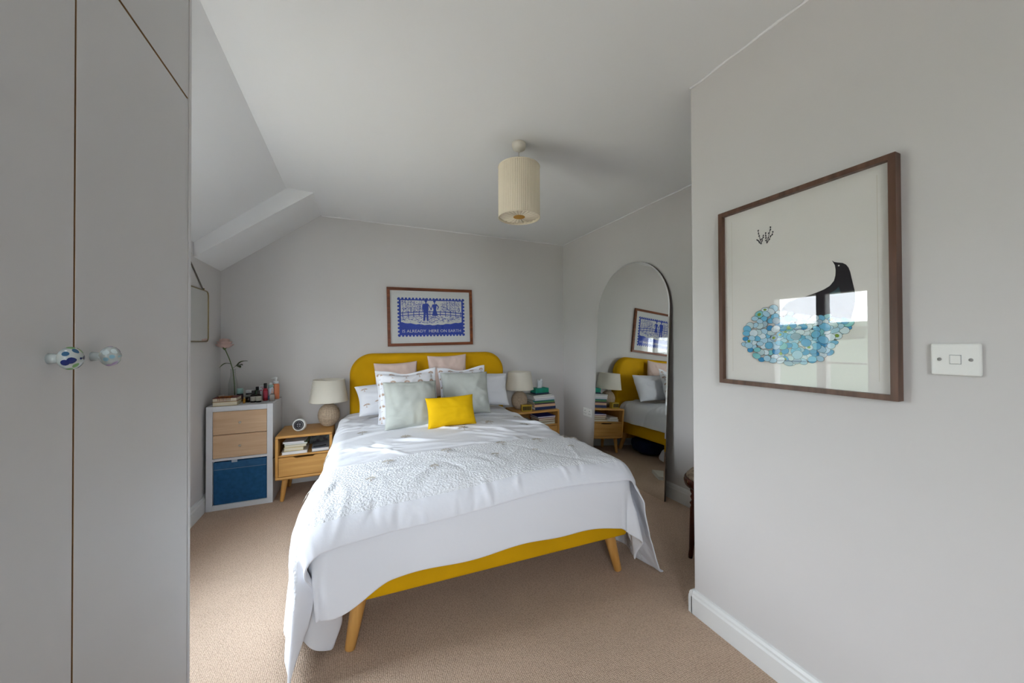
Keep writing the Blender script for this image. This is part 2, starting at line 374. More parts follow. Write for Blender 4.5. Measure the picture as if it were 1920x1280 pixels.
def fabric_box():
    bl = mat('blue_fabric', '#2f5f8c', .9, .1, var=.25, vscale=(40, 40, 40), bump=.3, bscale=260)
    B = thing('fabric_box', 'blue fabric storage box inside the white cube unit', 'storage box', ((KX0+KX1)/2, KY0+.18, .039))
    xa, xb = KX0+.042, KX1-.042; ya, yb = KY0+.012, KY1-.03; za, zb = .0385, .352; t = .005
    bm = bmesh.new()
    add_box(bm, xa, xb, ya, ya+t, za, zb, .002); add_box(bm, xa, xb, yb-t, yb, za, zb, .002)
    add_box(bm, xa, xa+t, ya+t, yb-t, za, zb); add_box(bm, xb-t, xb, ya+t, yb-t, za, zb); add_box(bm, xa+t, xb-t, ya+t, yb-t, za, za+t)
    bm_obj('body', bm, bl, B, w=True)
    box('top_hem', (xa, xb, ya-.003, ya-.0002, zb-.055, zb), mat('blue_hem', '#3a6690', .9, .1, var=.2, vscale=(40, 40, 40)), B, .001)
    box('hem_stitching', (xa+.002, xb-.002, ya-.0042, ya-.0031, zb-.057, zb-.053), mat('grey_stitch', '#71839a', .9, .1), B, .0004)
    box('label_tab', ((xa+xb)/2-.055, (xa+xb)/2-.02, ya-.004, ya-.0031, zb-.01, zb+.0085), mat('tab', '#aab4c4', .8, .1), B, .0004)
fabric_box()

# ------------------------------------------------------------------ books
PAGE = [paper, mat('white_pages', '#f0eeea', .8, .1, var=.1, vscale=(4, 4, 500))]
def book(label, loc, w, d, h, rz, cover, group=None, spine='back', pg=0, top=None):
    """loc: centre of the underside; spine at +y (back) or -y (front) of the book's own frame"""
    r = rz+(math.pi if spine == 'front' else 0)
    B = thing('book', label, 'book', loc, (0, 0, r), group)
    cm = mat('cover_'+cover.strip('#'), cover, .5, .3); t = min(.0028, h*.12)
    bm = bmesh.new()
    add_box(bm, -w/2, w/2, -d/2, d/2, 0, t); add_box(bm, -w/2, w/2, -d/2, d/2, h-t, h); add_box(bm, -w/2, w/2, d/2-t, d/2+.0003, t, h-t)
    bm_obj('cover', bm, cm, B)
    bm = bmesh.new(); add_box(bm, -w/2+.003, w/2-.003, -d/2+.003, d/2-t, t, h-t)
    bm_obj('page_block', bm, PAGE[pg], B)
    if top:
        bm = bmesh.new(); add_box(bm, -w*.36, w*.36, -d*.36, d*.36, h, h+.0004); bm_obj('cover_print', bm, mat('print_'+top.strip('#'), top, .5, .3), B)
    return B

# ------------------------------------------------------------------ nightstands
NSZ = .515
def nightstand(label, x0, x1, yf, yb):
    N = thing('nightstand', label, 'nightstand', ((x0+x1)/2, (yf+yb)/2, 0), group='oak nightstands beside the bed')
    t = .020; za = .178
    bm = bmesh.new()
    box('top_panel', (x0, x1, yf, yb, NSZ-t, NSZ), oakx, N, .006, 3)
    box('bottom_panel', (x0, x1, yf, yb, za, za+t), oakx, N, .006, 3)
    box('side_panel', (x0, x0+t, yf+.001, yb, za+t, NSZ-t), oakz, N, .003)
    box('side_panel', (x1-t, x1, yf+.001, yb, za+t, NSZ-t), oakz, N, .003)
    box('back_panel', (x0+t, x1-t, yb-.012, yb-.003, za+t, NSZ-t), oakx, N, 0)
    box('shelf', (x0+t, x1-t, yf+.012, yb-.012, .350, .364), oakx, N, .001)
    # drawer front with a finger notch in its top edge
    xa, xb = x0+t+.003, x1-t-.003; zb = .346; zl = za+t+.004; c = (xa+xb)/2
    poly = [(xa, zl), (xb, zl), (xb, zb), (c+.075, zb), (c+.06, zb-.010), (c-.06, zb-.010), (c-.075, zb), (xa, zb)]
    d = fix(mesh('drawer', *prism(poly, 'y', yf+.004, yf+.024), oakx, N, w=True))
    bm.free()
    boxes('drawer_box', [(xa+.01, xb-.01, yf+.024, yb-.03, zl+.01, zb-.03)], oakx, d)
    for sx_ in (-1, 1):
        for sy_ in (-1, 1):
            px = c+sx_*((x1-x0)/2-.06); py = (yf+yb)/2+sy_*((yb-yf)/2-.06)
            V, F = tube([(px, py, za+.003), (px+sx_*.006, py+sy_*.006, za-.05), (px+sx_*.020, py+sy_*.020, .006), (px+sx_*.021, py+sy_*.021, 0)], [.021, .0205, .0145, .012], 18)
            mesh('leg', V, F, oakz, N, True, w=True)
    box('apron', (x0+.03, x1-.03, yf+.03, yb-.03, za-.012, za), oakx, N, .002)
    return N
NL = (-.578, -.186, 3.225, 3.625); NR = (1.50, 1.985, 3.285, 3.63)
nightstand('oak nightstand beside the white cube unit holding the round white alarm clock', *NL)
nightstand('oak nightstand beside the arched mirror holding the tall stack of books', *NR)

# ------------------------------------------------------------------ table lamps
def lamp(label, x, y, z):
    T = thing('table_lamp', label, 'lamp', (x, y, z), group='wicker table lamps')
    prof = []
    for i in range(25):
        a = -math.pi/2*.80+(math.pi/2*.80+math.pi/2*.86)*i/24
        prof.append((.084*math.cos(a)*1.0, .094+.10*math.sin(a)))
    zmin = prof[0][1]; prof = [(r, q-zmin) for r, q in prof]; ztop = prof[-1][1]
    b = mesh('base', *lathe(prof, 96, rfun=lambda k, q: 1+.022*math.cos(2*math.pi*k/96*24)), wicker, T, True)
    for i in range(0, 9):                                       # horizontal cane wraps
        j = 2+int(i*20/8); r, q = prof[j]
        pts = [((r+.001)*math.cos(a), (r+.001)*math.sin(a), q) for a in [2*math.pi*k/48 for k in range(49)]]
        mesh('cane_band', *tube(pts, .0022, 6), wicker, b, True)
    mesh('neck', *lathe([(.012, ztop-.004), (.012, ztop+.02), (.009, ztop+.022), (.009, ztop+.10)], 16), mat('white_neck', '#dcd6cb', .5), T, True)
    zs = ztop+.020; H = .190
    o1 = [(.152, zs), (.122, zs+H), (.1195, zs+H), (.1495, zs)]
    s = mesh('shade', *lathe(o1+[o1[0]], 56, cap=False), shadem, T, True)
    for r, q in ((.1525, zs+.003), (.1225, zs+H-.003)):
        pts = [(r*math.cos(a), r*math.sin(a), q) for a in [2*math.pi*k/56 for k in range(57)]]
        mesh('shade_trim', *tube(pts, .0022, 6), shadem, s, True)
    rings = []
    for a in (0, 2.09, 4.19): rings.append(tube([(0, 0, zs+H-.03), (.1205*math.cos(a), .1205*math.sin(a), zs+H-.006)], .0015, 6))
    mesh('shade_spider', *join(*rings), mat('white_wire', '#d8d8d4', .5), s)
    return T
lamp('wicker lamp with cream shade next to the round white alarm clock', -.225, 3.47, NSZ)
lamp('wicker lamp with cream shade beside the book stack and gold clock', 1.602, 3.475, NSZ)

# ------------------------------------------------------------------ things on the nightstands
def alarm_clock():
    A = thing('alarm_clock', 'round white alarm clock with a black dial on the oak nightstand', 'clock', (-.43, 3.36, NSZ), (0, 0, R(-12)))
    Mx = Matrix.Translation((0, 0, .050))@Matrix.Rotation(R(80), 4, 'X')
    def lt(prof, n=40): V, F = lathe(prof, n); return [tuple(Mx@Vector(v)) for v in V], F
    mesh('body', *lt([(.030, -.040), (.042, -.030), (.050, -.008), (.0505, .012), (.047, .022), (.040, .026), (.0385, .024)]), white, A, True)
    d = mesh('dial', *lt([(.0385, .0235), (.036, .0255), (.0, .0258)]), black, A, True)
    gm = mat('dial_grey', '#77727a', .4); 
    parts = []
    for (cx, cy, s) in ((-.008, .006, .006), (.009, .006, .006), (-.008, -.010, .005), (.009, -.010, .005), (0, .018, .003), (0, -.02, .003)):
        V = [tuple(Mx@Vector((cx+s*math.cos(b), cy+s*math.sin(b), .0264))) for b in [2*math.pi*q/14 for q in range(14)]]
        parts.append((V, [tuple(range(14))]))
    mesh('display_marks', *join(*parts), gm, d)
    V = [tuple(Mx@Vector((r*math.cos(b), r*math.sin(b), .0265))) for r in (.031, .028) for b in [2*math.pi*q/40 for q in range(40)]]
    mesh('dial_ring', V, [(q, (q+1) % 40, 40+(q+1) % 40, 40+q) for q in range(40)], gm, d)
alarm_clock()
# books in the left nightstand
zz = .3645
for (lab, wd, dp, h, cx, cy, rz, cv, pg) in (
    ('white-covered book at the bottom of the pile in the nightstand shelf', .175, .22, .022, -.455, 3.35, .05, '#e4e0da', 1),
    ('pale yellow book second from the bottom in the nightstand shelf', .135, .20, .026, -.455, 3.36, -.04, '#d9c68a', 0),
    ('cream paperback third from the bottom in the nightstand shelf', .15, .19, .018, -.45, 3.36, .03, '#d8cdb4', 0),
    ('thin green-edged paperback fourth from the bottom in the nightstand shelf', .16, .19, .012, -.445, 3.36, .0, '#6f8a74', 1),
    ('slim white paperback on top of the pile in the nightstand shelf', .15, .20, .014, -.455, 3.36, -.05, '#c9cbd2', 1)):
    book(lab, (cx, cy, zz), wd, dp, h, rz, cv, 'books inside the nightstand by the cube unit', 'back', pg); zz += h+.0003
book('grey-blue hardback lying alone with a black pen on it', (-.278, 3.36, .3645), .125, .22, .026, .06, '#8d97a4', 'books inside the nightstand by the cube unit', 'back', 1)
mesh('pen', *tube([(-.325, 3.285, .3958), (-.235, 3.30, .3958)], [.005, .004], 10), black, None, True)
tag(bpy.data.objects['pen'], 'black pen lying on the grey-blue hardback in the nightstand', 'pen')
bx = box('patterned_pouch', (-.38, -.21, 3.50, 3.59, .3645, .455), mat('grey_pattern', '#7f8a88', .9, .1, var=.6, vscale=(45, 45, 45), col2='#4a3f46'), None, .01, 3)
tag(bx, 'grey patterned pouch at the back of the nightstand shelf', 'pouch')

# right nightstand: stack of books, tissue box, gold clock
zz = NSZ+.0003
for (lab, wd, dp, h, cx, rz, cv, pg, sp) in (
    ('large navy and white book at the bottom of the bedside stack', .250, .23, .030, 1.844, .02, '#27365f', 1, 'front'),
    ('pale peach book second from the bottom of the bedside stack', .250, .22, .026, 1.844, -.02, '#d8b090', 0, 'front'),
    ('dark plum paperback third from the bottom of the bedside stack', .250, .21, .012, 1.842, .04, '#4b2f48', 0, 'front'),
    ('leaf green book in the middle of the bedside stack', .245, .21, .016, 1.842, .0, '#5f8a52', 1, 'front'),
    ('teal book above the green one in the bedside stack', .250, .20, .014, 1.839, -.05, '#2f7a78', 0, 'front'),
    ('pale grey book with page edges showing in the bedside stack', .250, .22, .022, 1.839, .05, '#d7d6dd', 1, 'front'),
    ('white book second from the top of the bedside stack', .250, .22, .018, 1.834, .0, '#e3e1e6', 1, 'back'),
    ('thin grey book on top of the bedside stack under the tissues', .240, .20, .014, 1.816, .08, '#8d958c', 1, 'back')):
    book(lab, (cx, 3.455, zz), wd, dp, h, rz, cv, 'books stacked on the nightstand by the mirror', sp, pg); zz += h+.0003
ZS = zz
def tissue_box():
    T = thing('tissue_box', 'green and teal tissue box on top of the bedside book stack', 'tissue box', (1.845, 3.47, ZS), (0, 0, .08))
    gr = mat('tissue_green', '#1f8a66', .6, .2, var=.6, vscale=(14, 14, 20), col2='#2f9a8a')
    box('carton', (-.085, .085, -.055, .055, 0, .062), gr, T, .003, w=False)
    box('base_band', (-.0855, .0855, -.0555, .0555, 0, .014), mat('tissue_navy', '#2b3350', .6), T, 0, w=False)
    V = []; F = []; n = 12
    for i, (r, q) in enumerate(((.030, .060), (.028, .085), (.034, .115), (.030, .145))):
        for k in range(n):
            a = 2*math.pi*k/n; V.append((r*math.cos(a)*(1+.25*math.sin(3*a+i)), r*.35*math.sin(a)*(1+.3*math.cos(2*a+i)), q+(.015*math.sin(2*a+1) if i == 3 else 0)))
    for i in range(3):
        for k in range(n): F.append((i*n+k, i*n+(k+1) % n, (i+1)*n+(k+1) % n, (i+1)*n+k))
    mesh('tissue', V, F, mat('tissue_white', '#e8ecf0', .9, .1), T, True)
tissue_box()
def gold_clock():
    C = thing('digital_clock', 'small gold box clock in front of the wicker lamp', 'clock', (1.615, 3.335, NSZ), (0, 0, R(-10)))
    box('case', (-.055, .055, -.025, .025, 0, .068), mat('gold_case', '#c9a83a', .4, .5, metal=.35), C, .004, w=False)
    f = box('display', (-.046, .046, -.0262, -.0248, .012, .056), mat('gold_display', '#7a6420', .3, .5), C, .0005, w=False)
    for k in range(4): 
        xx = -.041+k*.0212+(.003 if k > 1 else 0)
        boxes('digit', [(xx, xx+.015, -.0268, -.0261, .018, .0225), (xx, xx+.015, -.0268, -.0261, .0325, .0365), (xx, xx+.015, -.0268, -.0261, .046, .0505), (xx, xx+.0045, -.0268, -.0261, .018, .0505), (xx+.0105, xx+.015, -.0268, -.0261, .018, .0505)], black, f, w=False)
gold_clock()
zz = .3645
for (lab, wd, dp, h, cx, rz, cv, pg) in (
    ('tan paperback at the bottom of the shelf pile below the stack', .22, .20, .026, 1.83, .02, '#c4a57c', 0),
    ('brown-spined paperback second up in the shelf pile below the stack', .20, .19, .022, 1.845, -.03, '#6b4a35', 0),
    ('red-spined paperback third up in the shelf pile below the stack', .20, .20, .022, 1.84, .04, '#b2402f', 0),
    ('thin blue-violet book on top of the shelf pile below the stack', .21, .19, .014, 1.845, -.02, '#4a4fa0', 1)):
    book(lab, (cx, 3.40, zz), wd, dp, h, rz, cv, 'books inside the nightstand by the mirror', 'back', pg); zz += h+.0003
book('pale cream book lying flat beside the shelf pile by the mirror', (1.625, 3.41, .3645), .15, .20, .028, .1, '#ddd6c6', 'books inside the nightstand by the mirror', 'back', 1)
book('small white book on top of the pale cream one by the mirror', (1.625, 3.41, .3928), .13, .18, .018, -.08, '#e6e4e2', 'books inside the nightstand by the mirror', 'back', 1)

# ------------------------------------------------------------------ toiletries on the cube unit
TZ = KZ+.0003
def bottle(name, label, cat, x, y, parts, n=24, group='toiletries on the white cube unit'):
    """parts: (part name, profile [(r,z)..], material)"""
    B = thing(name, label, cat, (x, y, TZ), group=group)
    for (pn, prof, m) in parts: mesh(pn, *lathe([(r_*1.05, z_*1.14) for r_, z_ in prof], n), m, B, True)
    return B
def cyl(r, a, b, e=.0015): return [(r-e, a), (r, a+e), (r, b-e), (r-e, b)]
dk = mat('dark_amber', '#1d1410', .2, .5); lblw = mat('label_cream', '#dcd8cc', .7); capw = mat('cap_white', '#e4e6e6', .4); teal = mat('teal_cap', '#9fc4bd', .4)
bottle('jar', 'dark jar with a pale teal lid beside the glass vase', 'jar', -.865, 3.50, [('body', cyl(.021, 0, .055), dk), ('lid', cyl(.0205, .056, .092), teal), ('label', cyl(.0214, .012, .045, .0005), mat('plum_label', '#5d4a50', .6))])
bottle('jar', 'small dark jar with a white lid behind the tortoiseshell comb', 'jar', -.815, 3.56, [('body', cyl(.024, 0, .05), dk), ('lid', cyl(.024, .051, .072), capw)])
bottle('jar', 'squat glass jar with a grey lid in front of the dark jars', 'jar', -.79, 3.44, [('body', cyl(.024, 0, .034), dk), ('lid', cyl(.0245, .035, .050), mat('lid_grey', '#8b8a86', .4))])
bottle('bottle', 'tiny amber bottle with gold cap next to the books', 'bottle', -.808, 3.375, [('body', cyl(.0085, 0, .03), mat('amber', '#a8762a', .2, .5)), ('cap', cyl(.006, .0303, .044), brass)])
for (x, y, lab) in ((-.755, 3.40, 'brown apothecary bottle with striped cream label beside the tiny amber bottle'), (-.718, 3.395, 'brown apothecary bottle with striped cream label beside the red bottle')):
    B = bottle('bottle', lab, 'bottle', x, y, [('body', cyl(.018, 0, .05)+[(.009, .056)], dk), ('label', cyl(.0184, .012, .042, .0003), lblw), ('cap', cyl(.010, .0563, .082), black)])
    for q in (.018, .024, .030, .036): mesh('label_line', *lathe(cyl(.0196, q*1.14, q*1.14+.0024, .0003), 24), mat('label_print', '#4c4740', .7), B, True)
bottle('bottle', 'dark green bottle with black cap behind the apothecary bottles', 'bottle', -.765, 3.58, [('body', cyl(.020, 0, .065)+[(.010, .072)], mat('dark_green', '#22402c', .25, .5)), ('cap', cyl(.012, .0723, .092), black)])
def tube_box():
    T = thing('carton', 'white carton with pink and teal print behind the red bottle', 'box', (-.722, 3.57, TZ), (0, 0, -.2), 'toiletries on the white cube unit')
    box('carton_body', (-.027, .027, -.014, .014, 0, .112), mat('white_card', '#dfe4e6', .6), T, .001, w=False)
    boxes('print', [(-.02, -.004, -.0146, -.0141, .07, .078), (-.006, .015, -.0146, -.0141, .086, .092), (-.018, .018, -.0146, -.0141, .1, .104)], mat('pink_print', '#b8507a', .6), T, w=False)
tube_box()
redb = mat('red_plastic', '#a3182c', .3, .5)
bottle('bottle', 'red spray bottle with a black cap on the white cube unit', 'bottle', -.688, 3.47, [('body', cyl(.0165, 0, .078)+[(.010, .088)], redb), ('cap', cyl(.0105, .0883, .124), black), ('label', cyl(.0168, .02, .07, .0003), mat('label_pinkred', '#c0485a', .5))])
bottle('bottle', 'white and sky-blue bottle beside the red spray bottle', 'bottle', -.655, 3.50, [('body', cyl(.018, 0, .085)+[(.013, .092)], mat('pale_blue_plastic', '#cfdbe8', .3, .5)), ('lower_band', cyl(.0183, .004, .03, .0004), mat('sky_blue', '#4aa0d0', .4)), ('collar', cyl(.0175, .0923, .108), teal), ('cap', cyl(.009, .1083, .122), capw)])
bottle('bottle', 'small clear bottle with a pink pump in front of the orange one', 'bottle', -.634, 3.43, [('body', cyl(.017, 0, .045)+[(.007, .052)], mat('clear_pinkish', '#c9bdb2', .1, .5, trans=.5)), ('collar', cyl(.0075, .0523, .066), mat('pink_pump', '#d9b4a8', .4)), ('spout', cyl(.004, .0663, .086), mat('pink_pump', '#d9b4a8', .4))])
B = bottle('bottle', 'orange pump bottle with white dispenser at the edge of the cube unit', 'bottle', -.617, 3.54, [('body', cyl(.0245, 0, .105)+[(.018, .112)], mat('orange_plastic', '#e2895e', .3, .5)), ('collar', cyl(.0185, .1123, .130), capw), ('pump_stem', cyl(.008, .1303, .146), capw)])
B.location.x = -.628
mesh('pump_head', *join(lathe(cyl(.0115, .167, .182), 20), tube([(0, 0, .175), (-.030, -.012, .174)], [.005, .0035], 8)), capw, B, True)
# two stacked books and a tortoiseshell comb
book('cream page-edged book under another on the white cube unit', (-.912, 3.372, TZ), .15, .15, .030, .06, '#d8c48c', 'books on the white cube unit', 'back', 0)
book('cream book with a dark red cover on top of the cube unit pair', (-.912, 3.372, TZ+.0303), .148, .148, .028, .03, '#6e2018', 'books on the white cube unit', 'back', 0)
def comb():
    tm = mat('tortoiseshell', '#c8782c', .2, .5, var=.6, vscale=(60, 60, 60), col2='#6e2c10')
    C = thing('hair_comb', 'tortoiseshell hair comb lying on the stacked books', 'comb', (-.912, 3.3255, TZ+.0590), (0, 0, .03))
    box('spine', (-.040, .040, -.002, .022, 0, .009), tm, C, .003, w=False)
    for k in range(11):
        x = -.037+k*.0074; mesh('tooth', *tube([(x, -.002, .004), (x, -.026, .003), (x, -.037, -.006), (x, -.0375, -.022)], [.0019, .0019, .0017, .001], 6), tm, C, True)
comb()
B = thing('jewellery_dish', 'small shell dish at the corner of the stacked books', 'dish', (-.958, 3.40, TZ+.0587))
mesh('bowl', *lathe([(.008, 0), (.018, .004), (.022, .011), (.0205, .011), (.015, .005), (0, .003)], 18), mat('shell', '#b7b0ac', .3, .5), B, True)
mesh('ring', *tube([(.008*math.cos(a), .008*math.sin(a), .0075) for a in [k*.5236 for k in range(13)]], .0015, 6), brass, B, True)

# vase and rose
def vase():
    V = thing('vase', 'clear glass bottle vase holding a single pink rose', 'vase', (-.925, 3.555, TZ))
    pr = [(.0, .002), (.030, .002), (.032, .008), (.032, .13), (.026, .165), (.018, .205), (.0165, .245), (.019, .26), (.0175, .26), (.015, .245), (.0165, .205), (.0245, .165), (.030, .13), (.030, .012), (0, .010)]
    mesh('glass', *lathe(pr, 36, cap=False), thin_glass('vase_glass', (.97, .98, .975), .03), V, True)
vase()
def rose():
    Z = TZ; gm = mat('rose_stem', '#5d7442', .6); lm = mat('rose_leaf', '#55663c', .6, var=.3, vscale=(60, 60, 60))
    pm = mat('rose_petal', '#e8c8be', .7, .2, var=.15, vscale=(30, 30, 30)); cx, cy, cz = -.972, 3.52, Z+.46
    Rr = thing('rose', 'single pale pink rose standing in the glass vase', 'flower', (-.925, 3.555, Z))
    pts = [(-.915, 3.565, Z+.03), (-.918, 3.56, Z+.14), (-.925, 3.553, Z+.25), (-.945, 3.54, Z+.34), (cx, cy, cz-.03)]
    mesh('stem', *tube(pts, .0032, 8), gm, Rr, True, w=True)
    mesh('sepal_cup', *lathe([(.003, -.045), (.010, -.035), (.017, -.025), (.022, -.018)], 16, (cx, cy, cz)), gm, Rr, True, w=True)
    rnd = random.Random(3)
    def petal(a, r, h, z0, wd, curl):
        V = []; F = []; n = 7; m = 6
        for i in range(m):
            t = i/(m-1)
            rad = r*(.25+.75*math.sin(t*math.pi/2)**.7)+curl*max(0, t-.7)*.9
            hh = z0+h*t-curl*max(0, t-.75)*.8
            for j in range(n):
                s = (j/(n-1)-.5)*2; ww = wd*(.35+.65*math.sin(min(1, t*1.15)*math.pi*.62)); an = a+s*ww
                V.append((cx+rad*math.cos(an), cy+rad*math.sin(an), cz+hh-.004*s*s*t))
        for i in range(m-1):
            for j in range(n-1): F.append((i*n+j, i*n+j+1, (i+1)*n+j+1, (i+1)*n+j))
        mesh('petal', V, F, pm, Rr, True, w=True)
    for ring, (cnt, r, h, z0, wd, curl) in enumerate(((4, .018, .060, -.012, .95, .0), (5, .033, .060, -.018, .75, .005), (6, .046, .052, -.026, .66, .014), (7, .056, .036, -.030, .58, .022))):
        for k in range(cnt): petal(2*math.pi*k/cnt+ring*.5+rnd.uniform(-.1, .1), r*rnd.uniform(.95, 1.05), h*rnd.uniform(.92, 1.05), z0, wd, curl)
    def leaf(p, q, wd, droop):
        p = Vector(p); q = Vector(q); d = q-p; side = d.cross(Vector((0, 0, 1))).normalized(); V = []; F = []; n = 9
        for i in range(n):
            t = i/(n-1); c = p+d*t+Vector((0, 0, droop*math.sin(t*math.pi))); ww = 1.6*wd*math.sin(math.pi*min(1, t*.95+.03))**.8
            V += [tuple(c-side*ww+Vector((0, 0, .3*ww))), tuple(c), tuple(c+side*ww+Vector((0, 0, .3*ww)))]
        for i in range(n-1): F += [(3*i, 3*i+1, 3*i+4, 3*i+3), (3*i+1, 3*i+2, 3*i+5, 3*i+4)]
        mesh('leaf', V, F, lm, Rr, True, w=True)
    j = (-.928, 3.55, Z+.265); k = (-.915, 3.548, Z+.275)
    mesh('leaf_stalk', *tube([j, (-.90, 3.545, Z+.285)], .0016, 6), gm, Rr, True, w=True)
    leaf((-.938, 3.545, Z+.30), (-1.0, 3.50, Z+.272), .010, .018)
    leaf((-.90, 3.545, Z+.285), (-.855, 3.53, Z+.288), .014, .006)
    leaf((-.90, 3.545, Z+.288), (-.818, 3.52, Z+.322), .012, .012)
    leaf((-.905, 3.54, Z+.284), (-.86, 3.49, Z+.27), .012, .006)
rose()

# ------------------------------------------------------------------ bed
BED = (.695, 3.625); BROT = R(-1.75)
def bed():
    B = thing('bed', 'yellow velvet upholstered bed with tapered wooden legs', 'bed', (BED[0], BED[1], 0), (0, 0, BROT))
    # frame rails (local: x across, y from 0 at the wall to -2.12 at the foot)
    hw, yf = .677, -2.125
    box('foot_rail', (-hw, hw, yf, yf+.05, .212, .355), yellowv, B, .018, 4, w=False)
    for s in (-1, 1): box('side_rail', (min(s*hw, s*(hw-.05)), max(s*hw, s*(hw-.05)), yf+.04, -.06, .212, .355), yellowv, B, .018, 4, w=False)
    sl = bmesh.new()
    for k in range(13): box('slat', (-hw+.04, hw-.04, yf+.10+k*.15, yf+.17+k*.15, .285, .30), palewood, B, .002, w=False)
    sl.free()
    # headboard: rounded top corners, soft edge, shallow tufted buttons
    W, zt, zb, r, th = .757, 1.133, .12, .20, .085
    tufts = [(-.38, .93), (0, .93), (.38, .93), (-.19, .72), (.19, .72)]
    def inside(x, z):                      # distance to the outline (positive inside)
        qx = abs(x)-(W-r); qz = z-(zt-r)
        if qx > 0 and qz > 0: return r-math.hypot(qx, qz)
        return min(W-abs(x), zt-z)
    nx, nz = 76, 52; V = []; F = []
    def outline(x, z):                     # pull grid points onto the rounded outline
        qx = abs(x)-(W-r); qz = z-(zt-r)
        if qx > 0 and qz > 0:
            d = max(qx, qz); h = math.hypot(qx, qz)
            return (math.copysign(W-r+qx*d/h, x), zt-r+qz*d/h)
        return (x, z)
    for side in (0, 1):
        for j in range(nz+1):
            for i in range(nx+1):
                x, z = outline(-W+2*W*i/nx, zb+(zt-zb)*j/nz)
                if side == 0:
                    d = max(0, inside(x, z)); e = min(1, d/.035); y = -th*(.35+.65*math.sqrt(max(0, 1-(1-e)**2)))
                    for (a, b) in tufts:
                        q = (x-a)**2+(z-b)**2; y += .014*math.exp(-q/.0022)+.004*math.exp(-q/.012)
                else: y = 0
                V.append((x, y, z))
    m = (nx+1)*(nz+1)
    for j in range(nz):
        for i in range(nx):
            a = j*(nx+1)+i; F.append((a, a+1, a+nx+2, a+nx+1)); F.append((m+a, m+a+nx+1, m+a+nx+2, m+a+1))
    rim = [i for i in range(nx+1)]+[j*(nx+1)+nx for j in range(1, nz+1)]+[nz*(nx+1)+i for i in range(nx-1, -1, -1)]+[j*(nx+1) for j in range(nz-1, 0, -1)]
    for k in range(len(rim)): a, b = rim[k], rim[(k+1) % len(rim)]; F.append((a, m+a, m+b, b))
    h = fix(mesh('headboard', V, F, yellowv, B, True))
    for (a, b) in tufts:
        Vb, Fb = lathe([(.011, 0), (.010, .004), (.005, .0065), (0, .007)], 14); Mx = Matrix.Translation((a, -th+.016, b))@Matrix.Rotation(R(90), 4, 'X')
        mesh('button', [tuple(Mx@Vector(v)) for v in Vb], Fb, yellowv, h, True)
    for s in (-1, 1):
        for (yy, sp) in ((yf+.09, -1), (-.15, 1)):
            x = s*(hw-.06)
            mesh('leg', *tube([(x, yy, .235), (x+s*.012, yy+sp*.006, .16), (x+s*.042, yy+sp*.03, .005), (x+s*.043, yy+sp*.031, 0)], [.031, .029, .0205, .018], 20), oakz, B, True)
bed()
BM = Matrix.Translation((BED[0], BED[1], 0))@Matrix.Rotation(BROT, 4, 'Z')
def bl(x, y, z): return BM@Vector((x, y, z))
o = box('mattress', (-.672, .672, -2.07, -.10, .305, .52), mat('mattress_ticking', '#e9e9ea', .85, .1, bump=.2, bscale=60), None, .045, 4, w=False)
o.location = (BED[0], BED[1], 0); o.rotation_euler = (0, 0, BROT); tag(o, 'white mattress under the duvet on the yellow bed', 'mattress')

# ---- draped cloth: a flat sheet is laid over the mattress; what overhangs rolls over a soft edge and hangs in folds
IXL, IXR, IYF = -.725, .605, -2.055            # inner rectangle of the flat top, in the bed's own frame
def drape(S, Y, r, ztop, flare_r, seed, fold=1.0, tuck=0.0, forward=False):
    rs = np.random.RandomState(seed)
    a = np.where(S < IXL, IXL-S, np.where(S > IXR, S-IXR, 0)); sg = np.where(S < 0, -1., 1.); b = np.maximum(IYF-Y, 0)
    d = np.hypot(a, b)+1e-9; ux = sg*a/d; uy = -b/d; q = math.pi*r/2
    xc = np.clip(S, IXL, IXR); yc = np.maximum(Y, IYF)
    low = np.maximum(d-q, 0)
    hor = np.where(d < q, r*np.sin(np.minimum(d, q)/r), r); drop = np.where(d < q, r*(1-np.cos(np.minimum(d, q)/r)), r+low)
    foot = np.clip((-Y-1.6)/.6, 0, 1)
    phi = np.arctan2(b, a)
    hor = hor+low*(.02+np.where(S > 0, (flare_r*foot+.01)*np.sin(np.minimum(2*(np.pi/2-phi), np.pi/2)), -tuck*np.sin(2*phi)**2))
    m = np.clip(d/q-.35, 0, 1)*.35+np.clip(low/.3, 0, 1.3)
    def waves(w, ks, amp):
        h = 0
        for k in ks: h = h+amp*rs.uniform(.5, 1)*np.sin(k*w+rs.uniform(0, 6.3)+1.2*np.sin(w*k*.31+rs.uniform(0, 6)))
        return h
    f_side = waves(yc+.15*sg, (7, 13, 21), .010)+waves(yc*1.0-sg, (34,), .004)
    f_foot = waves(xc, (5, 9, 17), .0035)
    f_corn = .028*np.sin(phi*7.0+.6+sg)+.016*np.sin(phi*13+1.1)
    hor = hor+fold*m*(np.cos(phi)**2*f_side+np.sin(phi)**2*f_foot+np.sin(2*phi)**2*f_corn*np.clip(low/.12, 0, 1))
    crown = .045*np.clip(1-((xc+.06)/.75)**2, 0, 1)*(.6+.4*np.cos(np.clip((yc+1.2)/1.1, -1, 1)*1.2))
    z = ztop+crown-drop
    ex = np.maximum(.014-z, 0); hor = hor+ex*.7; z = np.maximum(z, .014)
    if forward:                                # hanging front edge swings round the foot corners
        w_ = np.clip(low/.15, 0, 1)*(S < 0); p2 = np.where(phi < 1.1, 1.1*(phi/1.1)**.35, phi); p2 = phi+(p2-phi)*w_
        ux = sg*np.cos(p2); uy = -np.sin(p2); hor = hor+.01*low*w_
    yo = hor*uy
    if forward: yo = np.where(S > IXR, np.minimum(yo, -np.minimum(b, .16)*np.clip(a/.25, 0, 1)), yo)
    return np.stack([xc+hor*ux, yc+yo, z], -1)
